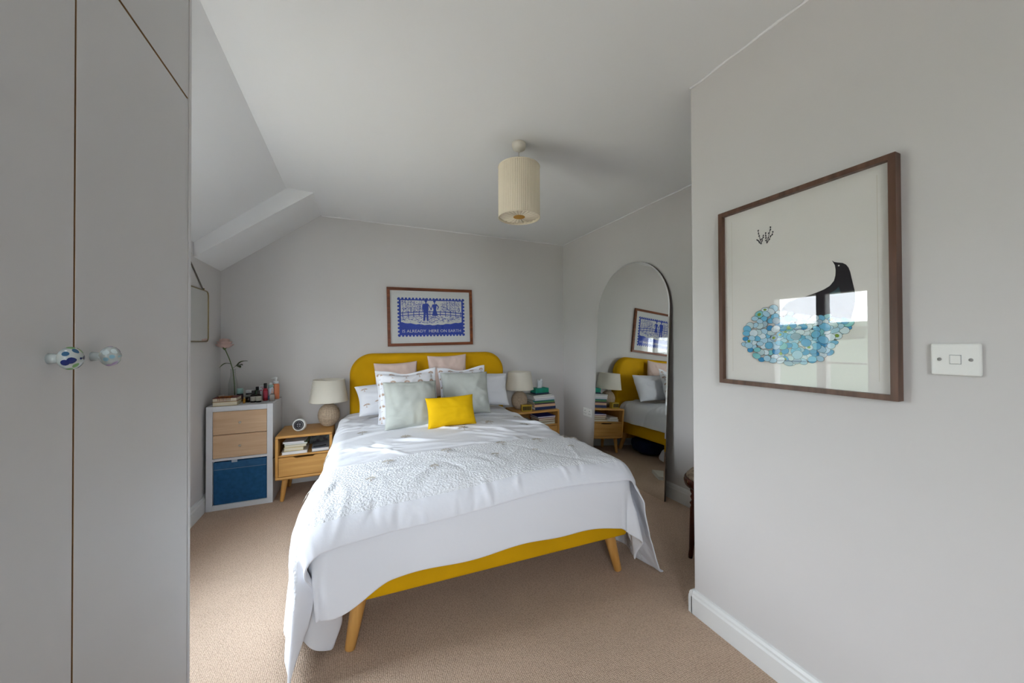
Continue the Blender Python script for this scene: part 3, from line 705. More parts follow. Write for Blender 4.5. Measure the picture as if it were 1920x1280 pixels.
def grid_faces(ny, nx): return [(j*nx+i, j*nx+i+1, (j+1)*nx+i+1, (j+1)*nx+i) for j in range(ny-1) for i in range(nx-1)]
def sm(x, a, b): t = np.clip((x-a)/(b-a), 0, 1); return t*t*(3-2*t)
def wrinkle(x, y, seed, n=26, amp=.006, lx=(.12, .4), ly=(.015, .035), ang=(-.6, .6)):
    rs = np.random.RandomState(seed); h = np.zeros_like(x)
    x0, x1, y0_, y1_ = x.min(), x.max(), y.min(), y.max()
    for k in range(n):
        cx, cy = rs.uniform(x0, x1), rs.uniform(y0_, y1_); a = rs.uniform(*ang); p = rs.uniform(*lx); q = rs.uniform(*ly); s = rs.uniform(.4, 1)*amp*(1 if rs.rand() < .7 else -1)
        u = (x-cx)*math.cos(a)+(y-cy)*math.sin(a); v = -(x-cx)*math.sin(a)+(y-cy)*math.cos(a)+.25*u*u/p*rs.uniform(-1, 1)
        h += s*np.exp(-(u/p)**2-(v/q)**2)
    return h
def normals(P):
    gx = np.gradient(P, axis=1); gy = np.gradient(P, axis=0); n = np.cross(gx, gy); n /= np.sqrt((n**2).sum(-1, keepdims=True))+1e-9
    return n
def tree_motif(P, N, u, v, s, parent, m, off=.0025, up=(0, 1), name='embroidered_tree'):
    """little palm-like tree stitched on a grid surface at fractional grid coords u (cols), v (rows); s in grid cells"""
    def at(a, b):
        a = min(max(a, 0), P.shape[1]-1.001); b = min(max(b, 0), P.shape[0]-1.001); i, j = int(a), int(b); fa, fb = a-i, b-j
        f = lambda A: (A[j, i]*(1-fa)+A[j, i+1]*fa)*(1-fb)+(A[j+1, i]*(1-fa)+A[j+1, i+1]*fa)*fb
        return f(P)+f(N)*off
    ux, uy = up; rx, ry = uy, -ux
    V = []; F = []
    def quad(pts): 
        o = len(V)
        for (a, b) in pts: V.append(tuple(at(u+(rx*a+ux*b)*s, v+(ry*a+uy*b)*s)))
        F.append(tuple(range(o, o+len(pts))))
    quad([(-.05, -.9), (.05, -.9), (.04, .1), (-.04, .1)])
    for k in range(7):
        a = R(-85+k*170/6); l = .72; w_ = .13
        dx, dy = math.sin(a), math.cos(a)
        quad([(dx*.12, .05+dy*.12), (dx*l*.6-dy*w_, .05+dy*l*.6+dx*w_), (dx*l, .05+dy*l), (dx*l*.6+dy*w_, .05+dy*l*.6-dx*w_)])
    quad([(-.25, -.92), (.25, -.92), (.12, -.82), (-.12, -.82)])
    return mesh(name, V, F, m, parent)
def cloth_obj(name, label, cat, P, m, thick, midx=None):
    ny, nx = P.shape[:2]
    o = mesh(name, P.reshape(-1, 3).tolist(), grid_faces(ny, nx), m, None, True, midx=midx)
    o.location = (BED[0], BED[1], 0); o.rotation_euler = (0, 0, BROT); tag(o, label, cat)
    s = o.modifiers.new('thickness', 'SOLIDIFY'); s.thickness = thick; s.offset = 0
    s = o.modifiers.new('smooth', 'SUBSURF'); s.levels = 1; s.render_levels = 1
    return o
def make_bedding():
    # duvet
    yt, yb_ = -.12, -2.412; nx, ny = 190, 196
    U, gy = np.meshgrid(np.linspace(0, 1, nx), np.linspace(yb_, yt, ny))
    x0d, x1d = -1.25, .90; gx = x0d+(x1d+.13*sm(-gy, 1.5, 2.35)-x0d)*U; rx = (x1d-x0d)/(nx-1); ry = (yt-yb_)/(ny-1)
    hem = .010*np.sin(gx*6)+.006*np.sin(gx*15+1)-.09*sm(-gx, .50, .72)*sm(1.1+gx, 0, .3)
    P = drape(gx, gy+hem*sm(-gy, 2.1, 2.4), .11, .575, .12, 4, 1.0, .28)
    N = normals(P); top = sm(N[..., 2], .3, .8)
    P += N*((wrinkle(gx, gy, 3, 170, .021, (.06, .26), (.010, .022), (-.9, .5))*sm(gy, -1.75, -1.4)+wrinkle(gx, gy, 9, 60, .004, (.08, .25), (.012, .03), (-.5, .5)))*(.25+.75*top))[..., None]
    P[..., 2] = np.maximum(P[..., 2], .01)
    duv = cloth_obj('duvet', 'white duvet with beige embroidered trees spread over the bed', 'duvet', P, duvetm, .012)
    N = normals(P)
    rnd = random.Random(12)
    ci = lambda x: (x-x0d)/rx*.98; cj = lambda y: (y-yb_)/ry
    for (x, y) in ((-.62, -.95), (-.35, -1.25), (.05, -1.2), (.30, -1.05), (.55, -1.15), (.62, -.85), (-.85, -1.2), (-.9, -.8)):
        tree_motif(P, N, ci(x), cj(y), 5.0, duv, embro, .011)
    # throw laid across the foot half
    x0t, x1t, yt2, yb2 = -1.36, 1.285, -1.66, -2.235; nx2, ny2 = 270, 64
    gx2, gy2 = np.meshgrid(np.linspace(x0t, x1t, nx2), np.linspace(yb2, yt2, ny2)); rx2 = (x1t-x0t)/(nx2-1); ry2 = (yt2-yb2)/(ny2-1)
    T = drape(gx2, gy2+np.clip(gx2, -.9, .9)*math.tan(R(3))+.008*np.sin(gx2*7)-.08*sm(-gx2, .75, 1.3), .135, .60, .30, 4, 1.15, 0, True)
    N2 = normals(T)
    T += N2*(wrinkle(gx2, gy2, 21, 60, .005, (.05, .2), (.012, .025), (-1.5, 1.5))+wrinkle(gx2, gy2, 5, 90, .006, (.03, .08), (.008, .014), (1.2, 1.9))*sm(gy2, -2.06, -2.16))[..., None]
    T[..., 2] = np.maximum(T[..., 2], .012)
    mi = []
    for j in range(ny2-1):
        for i in range(nx2-1): mi.append(1 if j*ry2 < .095 else 0)
    thr = cloth_obj('bed_throw', 'white textured throw with a plain border draped across the foot of the bed', 'throw', T, [throwm, throwp], .008, mi)
    N2 = normals(T); ci2 = lambda x: (x-x0t)/rx2; cj2 = lambda y: (y-yb2)/ry2
    for (x, y, s) in ((-.50, -1.74, 2.4), (-.20, -1.72, 2.6), (.12, -1.72, 2.6), (.36, -1.72, 2.8), (.62, -1.72, 2.6), (-.58, -1.93, 2.0), (-.30, -1.92, 1.8), (.02, -1.90, 2.0), (.26, -1.90, 1.8), (.50, -1.88, 1.6), (-.85, -1.8, 2.4)):
        tree_motif(T, N2, ci2(x), cj2(y), s*2, thr, embro, .012)
    return P, T
make_bedding()

# ------------------------------------------------------------------ pillows and cushions
def pillow(name, label, cat, bottom, w_, h, th, lean, yaw, roll, m, seed=1, flange=0, n=30, group=None, motifs=None, conc=.075, wr=.009, sag=0):
    """bottom: world point under the middle of the lower edge; leans back by `lean` degrees"""
    rs = np.random.RandomState(seed)
    s = np.linspace(-1, 1, n); S, T = np.meshgrid(s, s)
    fw = flange/(w_/2); fh = flange/(h/2)
    Si = np.clip(S/(1-fw), -1, 1); Ti = np.clip(T/(1-fh), -1, 1)
    prof = np.sqrt(np.clip((1-np.abs(Si)**2.6)*(1-np.abs(Ti)**2.6), 0, 1))
    X = w_/2*S*(1-conc*(1-T**2)*np.abs(S)**2); Y = h/2*T*(1-conc*(1-S**2)*np.abs(T)**2)
    Y = Y-sag*np.exp(-(S/.45)**2)*(T > 0)*T**2
    nz = wrinkle(S, T, seed, 30, wr, (.2, .6), (.05, .12), (-1.5, 1.5))
    G = []
    for sg in (1, -1):
        Z = sg*(th/2*prof)+nz*(prof > .02)*(1 if sg > 0 else .5)
        if flange: Z = Z+.006*np.sin(S*9+seed)*(prof < .02)+.006*np.sin(T*8+seed)*(prof < .02)
        G.append(np.stack([X, Y, Z], -1))
    front, back = G
    edge = np.zeros((n, n), bool); edge[0] = edge[-1] = True; edge[:, 0] = edge[:, -1] = True
    if flange: back = back-np.array([0, 0, .002])
    V = front.reshape(-1, 3).tolist(); F = grid_faces(n, n); idx = -np.ones(n*n, int)
    for k in range(n*n):
        if edge.reshape(-1)[k]: idx[k] = k
        else: idx[k] = len(V); V.append(back.reshape(-1, 3)[k].tolist())
    F += [tuple(int(idx[q]) for q in reversed(f)) for f in grid_faces(n, n)]
    Rm = Euler((0, 0, R(yaw))).to_matrix()@Euler((R(90-lean), 0, 0)).to_matrix()@Euler((0, 0, R(roll))).to_matrix()
    o = mesh(name, V, F, m, None, True)
    o.matrix_world = Matrix.Translation(Vector(bottom)+Rm@Vector((0, h/2, 0)))@Rm.to_4x4()
    md = o.modifiers.new('smooth', 'SUBSURF'); md.levels = 1; md.render_levels = 1
    tag(o, label, cat, group)
    if motifs:
        Nn = normals(front)
        for (u, v, sz) in motifs: tree_motif(front, Nn, (u+1)/2*(n-1), (v+1)/2*(n-1), sz*(n-1)/2, o, embrop, .002)
    return o
sham_motifs = [(x, y, .15) for y in (-.78, -.38, .02, .42, .76) for x in (-.86, -.48, -.05, .38, .80) if abs(x) > .7 or abs(y) > .3]
pillow('pillow', 'white tree-embroidered pillow resting against the headboard beside the alarm clock lamp', 'pillow', (.33, 3.17, .645), .66, .30, .15, 40, 6, 3, duvetm, 2, motifs=[(-.8, .5, .14), (-.5, -.4, .14), (-.8, -.5, .14)])
pillow('pillow', 'plain white pillow standing against the headboard by the gold clock', 'pillow', (1.06, 3.215, .63), .62, .34, .15, 25, -4, -3, duvetm, 3)
pillow('pillow', 'lower blush pink pillow leaning on the yellow headboard', 'pillow', (.345, 3.445, .665), .40, .395, .09, 5, 0, 2, pink, 4)
pillow('pillow', 'taller blush pink pillow leaning on the yellow headboard', 'pillow', (.83, 3.445, .70), .40, .42, .09, 5, 0, 2, pink, 5)
pillow('cushion', 'white cushion with beige palm trees behind the sage cushion and the yellow one', 'cushion', (.385, 2.86, .605), .50, .45, .13, 22, 3, 1, duvetm, 6, flange=.035, motifs=sham_motifs, group='palm tree cushions', sag=.03)
pillow('cushion', 'white cushion with beige palm trees behind the sage cushion nearer the mirror', 'cushion', (.89, 3.06, .628), .46, .42, .13, 22, -4, 2, duvetm, 7, flange=.035, motifs=sham_motifs, group='palm tree cushions', sag=.03)
pillow('cushion', 'sage green cushion partly behind the small yellow cushion', 'cushion', (.375, 2.64, .610), .41, .37, .17, 26, 4, -1, sage, 8)
pillow('cushion', 'sage green cushion standing close to the plain white pillow', 'cushion', (.84, 2.86, .628), .42, .38, .17, 22, -5, 0, sage, 9)
pillow('cushion', 'small rectangular bright yellow velvet cushion', 'cushion', (.635, 2.53, .622), .37, .23, .11, 20, 0, 1.5, yellowc, 10, wr=.003)

# ------------------------------------------------------------------ framed pictures
def frame_bars(name_root, P, u0, u1, v0, v1, fw, fd, m, to3):
    """four mitred frame bars; to3(u, v, d) gives the world point, d = depth towards the room"""
    outer = [(u0, v0), (u1, v0), (u1, v1), (u0, v1)]; inner = [(u0+fw, v0+fw), (u1-fw, v0+fw), (u1-fw, v1-fw), (u0+fw, v1-fw)]
    for k in range(4):
        a, b = outer[k], outer[(k+1) % 4]; c, d = inner[(k+1) % 4], inner[k]
        V = [to3(*p, 0) for p in (a, b, c, d)]+[to3(*p, fd) for p in (a, b, c, d)]
        F = [(3, 2, 1, 0), (4, 5, 6, 7), (0, 1, 5, 4), (1, 2, 6, 5), (2, 3, 7, 6), (3, 0, 4, 7)]
        fix(mesh(name_root, V, F, m, P, w=True))
def flat(name, polys, m, P, to3, d, midx=None, step=0.0, mats=None):
    V = []; F = []
    for k, poly in enumerate(polys):
        o = len(V); V += [to3(u, v, d+step*k) for (u, v) in poly]; F.append(tuple(range(o, o+len(poly))))
    return mesh(name, V, F, mats or m, P, w=True, midx=midx)
def ell(cu, cv, a, b, rot=0, n=18): return [(cu+a*math.cos(t)*math.cos(rot)-b*math.sin(t)*math.sin(rot), cv+a*math.cos(t)*math.sin(rot)+b*math.sin(t)*math.cos(rot)) for t in [2*math.pi*k/n for k in range(n)]]

def bird_picture():
    Y0, Y1, Z0, Z1 = 1.006, .475, 1.062, 1.760        # u runs from the far end (Y0) to the near end (Y1)
    P = thing('framed_picture', 'large dark-framed print of a black bird with a blue petal tail', 'picture', (XP, (Y0+Y1)/2, Z0))
    Wd = Y0-Y1
    to3 = lambda u, v, d: (XP-.001-d, Y0-u, Z0+v)
    frame_bars('frame_bar', P, 0, Wd, 0, Z1-Z0, .016, .031, darkframe, to3)
    flat('backing_sheet', [[(.004, .004), (Wd-.004, .004), (Wd-.004, Z1-Z0-.004), (.004, Z1-Z0-.004)]], mat('art_paper', '#e3e0da', .8, .1), P, to3, .012)
    e = .045
    flat('mount_line', [[(e, .05), (e+.0012, .05), (e+.0012, .655), (e, .655)], [(Wd-e, .05), (Wd-e-.0012, .05), (Wd-e-.0012, .655), (Wd-e, .655)]], mat('mount_edge', '#cfc8ba', .8), P, to3, .0122)
    g = flat('glass_sheet', [[(.012, .012), (Wd-.012, .012), (Wd-.012, Z1-Z0-.012), (.012, Z1-Z0-.012)]], artglass, P, to3, .024)
    # drawing: (px, py) read off the photo are turned into the print's own u, v with the wall plane
    f, cy, H = 665.23, 636.49, 1.231; ya, pi, ro = R(23.583), R(.474), R(-.239)
    fw = Vector((math.sin(ya)*math.cos(pi), math.cos(ya)*math.cos(pi), math.sin(pi))); rt = Vector((math.cos(ya), -math.sin(ya), 0)); up = rt.cross(fw)
    r2 = rt*math.cos(ro)+up*math.sin(ro); u2 = up*math.cos(ro)-rt*math.sin(ro)
    def uv(px, py):
        d = fw+r2*(px-960)/f-u2*(py-cy)/f; t = (XP-.013)/d.x
        return (Y0-d.y*t, H+d.z*t-Z0)
    q = lambda a, b: uv(1380+a/4, 420+b/4)
    ink = mat('bird_ink', '#1d1a1f', .8, .1)
    body = [q(*p) for p in ((720, 272), (738, 284), (765, 288), (800, 291), (826, 303), (845, 326), (858, 360), (868, 405), (880, 455), (892, 505), (894, 560), (886, 620), (868, 690), (846, 755), (815, 812), (765, 865), (700, 905), (560, 900), (420, 840), (360, 740), (340, 640), (390, 585), (450, 562), (530, 540), (600, 515), (660, 490), (705, 462), (735, 425), (746, 385), (748, 345), (742, 308), (730, 288))]
    flat('bird_body', [body], ink, P, to3, .0126)
    flat('bird_eye', [ell(*q(772, 311), .0022, .0022)], mat('eye_white', '#e8e6e0', .8), P, to3, .0129)
    flat('bird_wing_mark', [[q(*p) for p in ((700, 520), (740, 500), (772, 470), (785, 510), (780, 540), (720, 540))]], mat('wing_teal', '#2f4a50', .8), P, to3, .0129)
    tint = [mat('petal_%d' % i, c, .8, .1) for i, c in enumerate(('#a9cfe0', '#6fb6d6', '#3f93c4', '#d2e2e8', '#7fc3c6', '#9fb9c9', '#bcd3d6'))]
    line = mat('petal_line', '#22323c', .8, .1); green = mat('petal_green', '#7f9a3a', .8, .1)
    rnd = random.Random(14)
    edge = [(60, 890), (85, 790), (140, 715), (215, 640), (290, 625), (360, 655), (450, 690), (560, 700), (680, 690), (780, 700), (850, 730), (830, 800), (740, 890), (700, 980), (620, 1015), (440, 1045), (230, 1030), (130, 985)]
    def inside(x, y):
        c = False; j = len(edge)-1
        for i in range(len(edge)):
            (xi, yi), (xj, yj) = edge[i], edge[j]
            if (yi > y) != (yj > y) and x < (xj-xi)*(y-yi)/(yj-yi)+xi: c = not c
            j = i
        return c
    polys = []; mi = []; pts = []
    for k in range(4000):
        x, y = rnd.uniform(55, 860), rnd.uniform(610, 1050)
        if inside(x, y) and all((x-a)**2+(y-b)**2 > 31**2 for a, b in pts): pts.append((x, y))
    pts.sort(key=lambda p: -((p[0]-230)**2+(p[1]-840)**2)*0-p[0]+rnd.uniform(-60, 60))
    for (x, y) in pts:
        a = rnd.uniform(.0105, .0165); b = a*rnd.uniform(.62, .9); ro_ = rnd.uniform(-.6, .6); c = q(x, y)
        polys.append(ell(*c, a+.0009, b+.0009, ro_)); mi.append(7)
        polys.append(ell(*c, a, b, ro_)); mi.append(rnd.choice((0, 0, 1, 1, 2, 3, 3, 4, 5, 6)))
        if rnd.random() < .08: polys.append(ell(*c, a*.45, b*.45, ro_)); mi.append(8)
    flat('petal_tail', polys, None, P, to3, .0130, mi, .000018, tint+[line, green])
    # sprig emblem
    pol = []
    for (bx, by, tx, ty) in ((190, 152, 166, 50), (190, 152, 205, 88), (186, 150, 160, 115), (232, 146, 262, 20), (232, 146, 222, 70), (236, 140, 280, 60)):
        p0, p1 = Vector(q(bx, by)), Vector(q(tx, ty)); d = (p1-p0).normalized(); s = Vector((-d.y, d.x))*.0010
        pol.append([tuple(p0-s), tuple(p0+s), tuple(p1+s), tuple(p1-s)])
        for t in (.35, .6, .8, 1.0):
            c = p0.lerp(p1, t)+Vector((rnd.uniform(-.002, .002), rnd.uniform(-.002, .002))); pol.append(ell(c.x, c.y, .0032, .0024, rnd.uniform(0, 3), 8))
    flat('sprig_emblem', pol, ink, P, to3, .0126, step=.00001)
bird_picture()

def text_polys(txt, size):
    cu = bpy.data.curves.new('t', 'FONT'); cu.body = txt; cu.size = size; cu.resolution_u = 2
    ob = bpy.data.objects.new('t', cu); col.objects.link(ob)
    dg = bpy.context.evaluated_depsgraph_get(); me = bpy.data.meshes.new_from_object(ob.evaluated_get(dg))
    V = [tuple(v.co) for v in me.vertices]; F = [tuple(p.vertices) for p in me.polygons]
    bpy.data.objects.remove(ob); bpy.data.curves.remove(cu); bpy.data.meshes.remove(me); return V, F
def blue_picture():
    X0, X1, Z0, Z1 = .268, 1.127, 1.205, 1.785; Wd, Hd = X1-X0, Z1-Z0
    P = thing('framed_picture', 'wood-framed blue and white papercut print of two figures above the headboard', 'picture', ((X0+X1)/2, YB, (Z0+Z1)/2), (0, R(-1.1), 0))
    to3 = lambda u, v, d: (u-Wd/2, -.001-d, v-Hd/2)
    def fl(name, polys, m, d, step=0.0):
        V = []; F = []
        for k, poly in enumerate(polys): o = len(V); V += [to3(u, v, d+step*k) for (u, v) in poly]; F.append(tuple(range(o, o+len(poly))))
        return mesh(name, V, F, m, P)
    fw, fd = .028, .026
    outer = [(0, 0), (Wd, 0), (Wd, Hd), (0, Hd)]; inner = [(fw, fw), (Wd-fw, fw), (Wd-fw, Hd-fw), (fw, Hd-fw)]
    for k in range(4):
        a, b = outer[k], outer[(k+1) % 4]; c, d = inner[(k+1) % 4], inner[k]
        V = [to3(*p, 0) for p in (a, b, c, d)]+[to3(*p, fd) for p in (a, b, c, d)]
        fix(mesh('frame_bar', V, [(3, 2, 1, 0), (4, 5, 6, 7), (0, 1, 5, 4), (1, 2, 6, 5), (2, 3, 7, 6), (3, 0, 4, 7)], redwood, P))
    fl('print_sheet', [[(.01, .01), (Wd-.01, .01), (Wd-.01, Hd-.01), (.01, Hd-.01)]], mat('print_paper', '#dcdedd', .8, .1), .010)
    fl('glass_sheet', [[(fw-.004, fw-.004), (Wd-fw+.004, fw-.004), (Wd-fw+.004, Hd-fw+.004), (fw-.004, Hd-fw+.004)]], artglass, .020)
    blue = mat('print_blue', '#3a50b0', .8, .1); rnd = random.Random(4)
    u0, u1, v0, v1 = .112, Wd-.098, .108, Hd-.112
    r = lambda a, b, c, d: [(a, c), (b, c), (b, d), (a, d)]
    t = .017
    pol = [r(u0, u1, v1-t*.7, v1), r(u0, u0+t, v0, v1), r(u1-t, u1, v0, v1), r(u0, u1, v0, v0+.082)]
    n = 19
    for k in range(n+1):
        u = u0+(u1-u0)*k/n; pol.append(ell(u, v1+.006, .012, .010, 0, 12)); pol.append(ell(u, v0-.006, .012, .010, 0, 12))
    for k in range(11):
        v = v0+(v1-v0)*k/10; pol.append(ell(u0-.006, v, .010, .012, 0, 12)); pol.append(ell(u1+.006, v, .010, .012, 0, 12))
    # wavy bank above the lettering band, fence and its posts
    bank = [(u0, v0+.08)]+[(u0+(u1-u0)*k/24, v0+.10+.030*abs((k-12)/12)**1.5+.004*math.sin(k*1.9)) for k in range(25)]+[(u1, v0+.08)]
    pol.append(bank)
    for dv in (.0, .026):
        for k in range(16):
            a = u0+(u1-u0)*k/16; b = u0+(u1-u0)*(k+1)/16; fv = lambda x: v0+.188+dv+.018*math.sin((x-u0)/(u1-u0)*math.pi)
            pol.append([(a, fv(a)), (b, fv(b)), (b, fv(b)+.008), (a, fv(a)+.008)])
    for k in range(12):
        a = u0+.03+(u1-u0-.06)*k/11; c = v0+.188+.018*math.sin((a-u0)/(u1-u0)*math.pi); pol.append(r(a, a+.007, c-.014, c+.045))
    fl('printed_border', pol, blue, .0103, .000004)
    um = (u0+u1)/2-.02
    leaves = []
    for k in range(430):                                       # leafy sprays on both sides of the figures
        sd = rnd.random(); u = u0+.025+(.21*sd if rnd.random() < .5 else (u1-u0-.05)-.21*sd)
        hmax = .135-.05*sd; v = v0+.232+rnd.random()*hmax
        leaves.append(ell(u, v, rnd.uniform(.003, .0065), rnd.uniform(.0016, .003), rnd.uniform(0, 3.1), 7))
    for k in range(16):
        u = rnd.choice((rnd.uniform(u0+.03, um-.07), rnd.uniform(um+.13, u1-.03))); v = v0+.232; w_ = rnd.uniform(-.02, .02)
        leaves.append([(u-.0015, v), (u+.0015, v), (u+w_+.001, v+.13), (u+w_-.001, v+.13)])
    fl('printed_foliage', leaves, blue, .0104, .000003)
    dash = []
    for k in range(260):
        u = rnd.uniform(u0+.02, u1-.02); v = v0+.118+rnd.random()*.072
        if v < v0+.118+.028*abs((u-um)/(u1-um))**1.5: continue
        dash.append(ell(u, v, rnd.uniform(.006, .015), rnd.uniform(.0012, .0024), rnd.uniform(-.35, .35), 7))
    fl('printed_ground', dash, blue, .0104, .000003)
    def person(c, skirt):
        z = v0+.15; s = 1
        if not skirt:
            return [ell(c, z+.197, .014, .018), [(c-.012, z+.205), (c-.008, z+.222), (c, z+.214), (c+.009, z+.222), (c+.012, z+.205)], r(c-.006, c+.006, z+.165, z+.185),
                    [(c-.030, z+.165), (c+.022, z+.170), (c+.028, z+.15), (c+.022, z+.07), (c-.024, z+.07), (c-.034, z+.14)],
                    [(c-.024, z+.075), (c-.001, z+.075), (c-.010, z), (c-.030, z)], [(c+.0, z+.075), (c+.024, z+.075), (c+.022, z), (c+.006, z)],
                    [(c-.030, z+.004), (c-.010, z+.004), (c-.012, z-.006), (c-.032, z-.006)], [(c+.006, z+.004), (c+.024, z+.004), (c+.026, z-.006), (c+.006, z-.006)],
                    [(c+.020, z+.166), (c+.030, z+.158), (c+.058, z+.105), (c+.050, z+.100)]]
        return [ell(c, z+.195, .013, .016), ell(c-.010, z+.212, .009, .008), ell(c+.012, z+.210, .009, .008), r(c-.004, c+.005, z+.165, z+.182),
                [(c-.022, z+.160), (c+.024, z+.165), (c+.014, z+.10), (c-.010, z+.10)], [(c-.012, z+.105), (c+.016, z+.105), (c+.034, z+.045), (c-.028, z+.045)],
                r(c-.010, c-.004, z+.022, z+.05), r(c+.006, c+.012, z+.022, z+.05), [(c-.022, z+.160), (c-.014, z+.150), (c-.034, z+.100), (c-.040, z+.104)],
                [(c+.024, z+.163), (c+.046, z+.135), (c+.030, z+.105), (c+.026, z+.112), (c+.036, z+.134), (c+.018, z+.152)]]
    fl('printed_figures', person(um-.042, False)+person(um+.045, True), blue, .0112, .000006)
    TV, TF = text_polys('IS ALREADY  HERE ON EARTH', .044)
    xs = [v[0] for v in TV]; sc = (u1-u0-.055)/(max(xs)-min(xs))
    mesh('printed_lettering', [to3(u0+.028+(x-min(xs))*sc, v0+.026+y*.95, .0116) for x, y, z in TV], TF, mat('lettering_white', '#e6e8ea', .8, .1), P)
blue_picture()

# ------------------------------------------------------------------ mirrors
def arch_mirror():
    Mw, Hh = .452, 1.948; yc = 2.497; zc = Hh-Mw; n = 40
    lean = math.atan2(.098, 1.945)
    A = thing('floor_mirror', 'tall frameless arched mirror leaning on the wall by the bed', 'mirror', (2.160, yc, 0), (0, lean, 0))
    out = lambda w_, e: [(-w_, e), (w_, e)]+[(w_*math.cos(math.pi*k/n), zc+(w_)*math.sin(math.pi*k/n)) for k in range(n+1)]
    o = out(Mw, 0); i = out(Mw-.010, .010); m = len(o)
    fix(mesh('backing_board', *prism(o, 'x', .004, .020), mat('mirror_edge', '#5a5148', .5), A))
    V = [(.0035, a, b) for a, b in o]+[(0, a, b) for a, b in i]
    g = mesh('mirror_glass', [(0, a, b) for a, b in i], [tuple(range(m))], mirrorm, A)
    mesh('bevel', V, [(k, (k+1) % m, m+(k+1) % m, m+k) for k in range(m)], mirrorm, g)
arch_mirror()
def hung_mirror():
    yc, hw, zb, zt = 2.995, .365, 1.248, 1.622
    A = thing('wall_mirror', 'rounded brass-edged mirror hung from a strap on the side wall', 'mirror', (XL, yc, zb))
    r = .035; pts = []
    for (cy_, cz, a0_) in ((yc+hw-r, zt-r, 0), (yc-hw+r, zt-r, 90), (yc-hw+r, zb+r, 180), (yc+hw-r, zb+r, 270)):
        for k in range(7): a = R(a0_+15*k); pts.append((cy_+r*math.cos(a), cz+r*math.sin(a)))
    n = len(pts)
    fix(mesh('backing_board', *prism(pts, 'x', XL+.001, XL+.010), brass, A, w=True))
    mesh('mirror_glass', [(XL+.0106, a, b) for a, b in pts], [tuple(range(n))], mirrorm, A, w=True)
    P3 = [(XL+.010, a, b) for a, b in pts]; mesh('rim', *tube(P3+[P3[0], P3[1]], .005, 8), brass, A, True, w=True)
    lea = mat('strap_leather', '#6f675c', .7)
    for s in (-1, 1):
        p, q = (yc+s*.285, zt+.004), (yc, 1.836); d = Vector((q[0]-p[0], q[1]-p[1])).normalized(); k = Vector((-d.y, d.x))*.006
        fix(mesh('strap', *prism([(p[0]-k.x, p[1]-k.y), (p[0]+k.x, p[1]+k.y), (q[0]+k.x, q[1]+k.y), (q[0]-k.x, q[1]-k.y)], 'x', XL+.004, XL+.007), lea, A, w=True))
        V, F = lathe([(.006, 0), (.006, .004), (.003, .006)], 12); Mx = Matrix.Translation((XL+.007, p[0], p[1]+.006))@Matrix.Rotation(R(90), 4, 'Y')
        mesh('rivet', [tuple(Mx@Vector(v)) for v in V], F, brass, A, True, w=True)
    V, F = lathe([(.006, 0), (.006, .02), (.011, .022), (.011, .028), (0, .03)], 14); Mx = Matrix.Translation((XL, yc, 1.832))@Matrix.Rotation(R(90), 4, 'Y')
    mesh('peg', [tuple(Mx@Vector(v)) for v in V], F, brass, A, True, w=True)
hung_mirror()

# ------------------------------------------------------------------ pendant light
def pendant():
    T = thing('pendant_light', 'cream drum pendant light hanging from the ceiling', 'pendant light', (.872, 1.885, CEIL))
    cm = mat('pendant_cream', '#e0d6c2', .85, .1); rosem = mat('ceiling_rose', '#e2ddd2', .5)
    mesh('ceiling_rose', *lathe([(.040, 0), (.041, -.012), (.037, -.032), (.022, -.040), (.010, -.042), (.006, -.052)][::-1], 32), rosem, T, True)
    mesh('cord', *tube([(0, 0, -.04), (0, 0, -.17)], .003, 8), rosem, T, True)
    zt, zb, r = -.143, -.437, .121; n = 288
    rib = lambda k, z: 1+.008*(1 if k % 4 < 2 else -1)
    s = mesh('shade', *lathe([(r-.003, zt), (r, zt), (r, zb), (r-.003, zb), (r-.003, zt)], n, rfun=rib, cap=False), cm, T)
    for q in (zt, zb): mesh('shade_rim', *tube([((r)*math.cos(a), r*math.sin(a), q) for a in [2*math.pi*k/64 for k in range(65)]], .0028, 6), cm, s, True)
    # pleated diffuser with a gold centre disc
    V = []; F = []; m = 144
    for (rr, dz) in ((r-.004, .004), (r*.7, .0), (.030, -.001)):
        for k in range(m): a = 2*math.pi*k/m; V.append((rr*math.cos(a), rr*math.sin(a), zb+.006+dz+.0022*(1 if k % 6 < 3 else -1)*min(1, rr/.05)))
    for i in range(2):
        for k in range(m): F.append((i*m+k, i*m+(k+1) % m, (i+1)*m+(k+1) % m, (i+1)*m+k))
    d = mesh('diffuser', V, F, cm, T)
    mesh('centre_disc', *lathe([(.034, zb+.003), (.034, zb+.007)], 32), mat('gold_disc', '#c08a24', .5, .4), d)
pendant()

# ------------------------------------------------------------------ switch, socket, stool, oddments
def switch():
    S = thing('light_switch', 'white double-size light switch plate next to the bird print', 'light switch', (XP, .377, 1.14))
    y0_, y1_, za, zb = .336, .420, 1.142, 1.224
    # double plate is wider than tall
    box('switch_plate', (XP-.012, XP, y0_, y1_, za, zb), white, S, .004, 3)
    box('rocker', (XP-.0155, XP-.0115, .368, .386, 1.172, 1.194), white, S, .0015)
    for y in (.352, .404):
        V, F = lathe([(.0042, 0), (.0035, .0012), (0, .0014)], 12); Mx = Matrix.Translation((XP-.012, y, 1.183))@Matrix.Rotation(R(-90), 4, 'Y')
        mesh('screw', [tuple(Mx@Vector(v)) for v in V], F, mat('screw_grey', '#9a9a98', .4, metal=.4), S, True, w=True)
    boxes('rocker_surround', [(XP-.0124, XP-.0118, .3670, .3870, 1.1708, 1.1952)], mat('switch_shadow_gap', '#b4b6b8', .6), S)
switch()
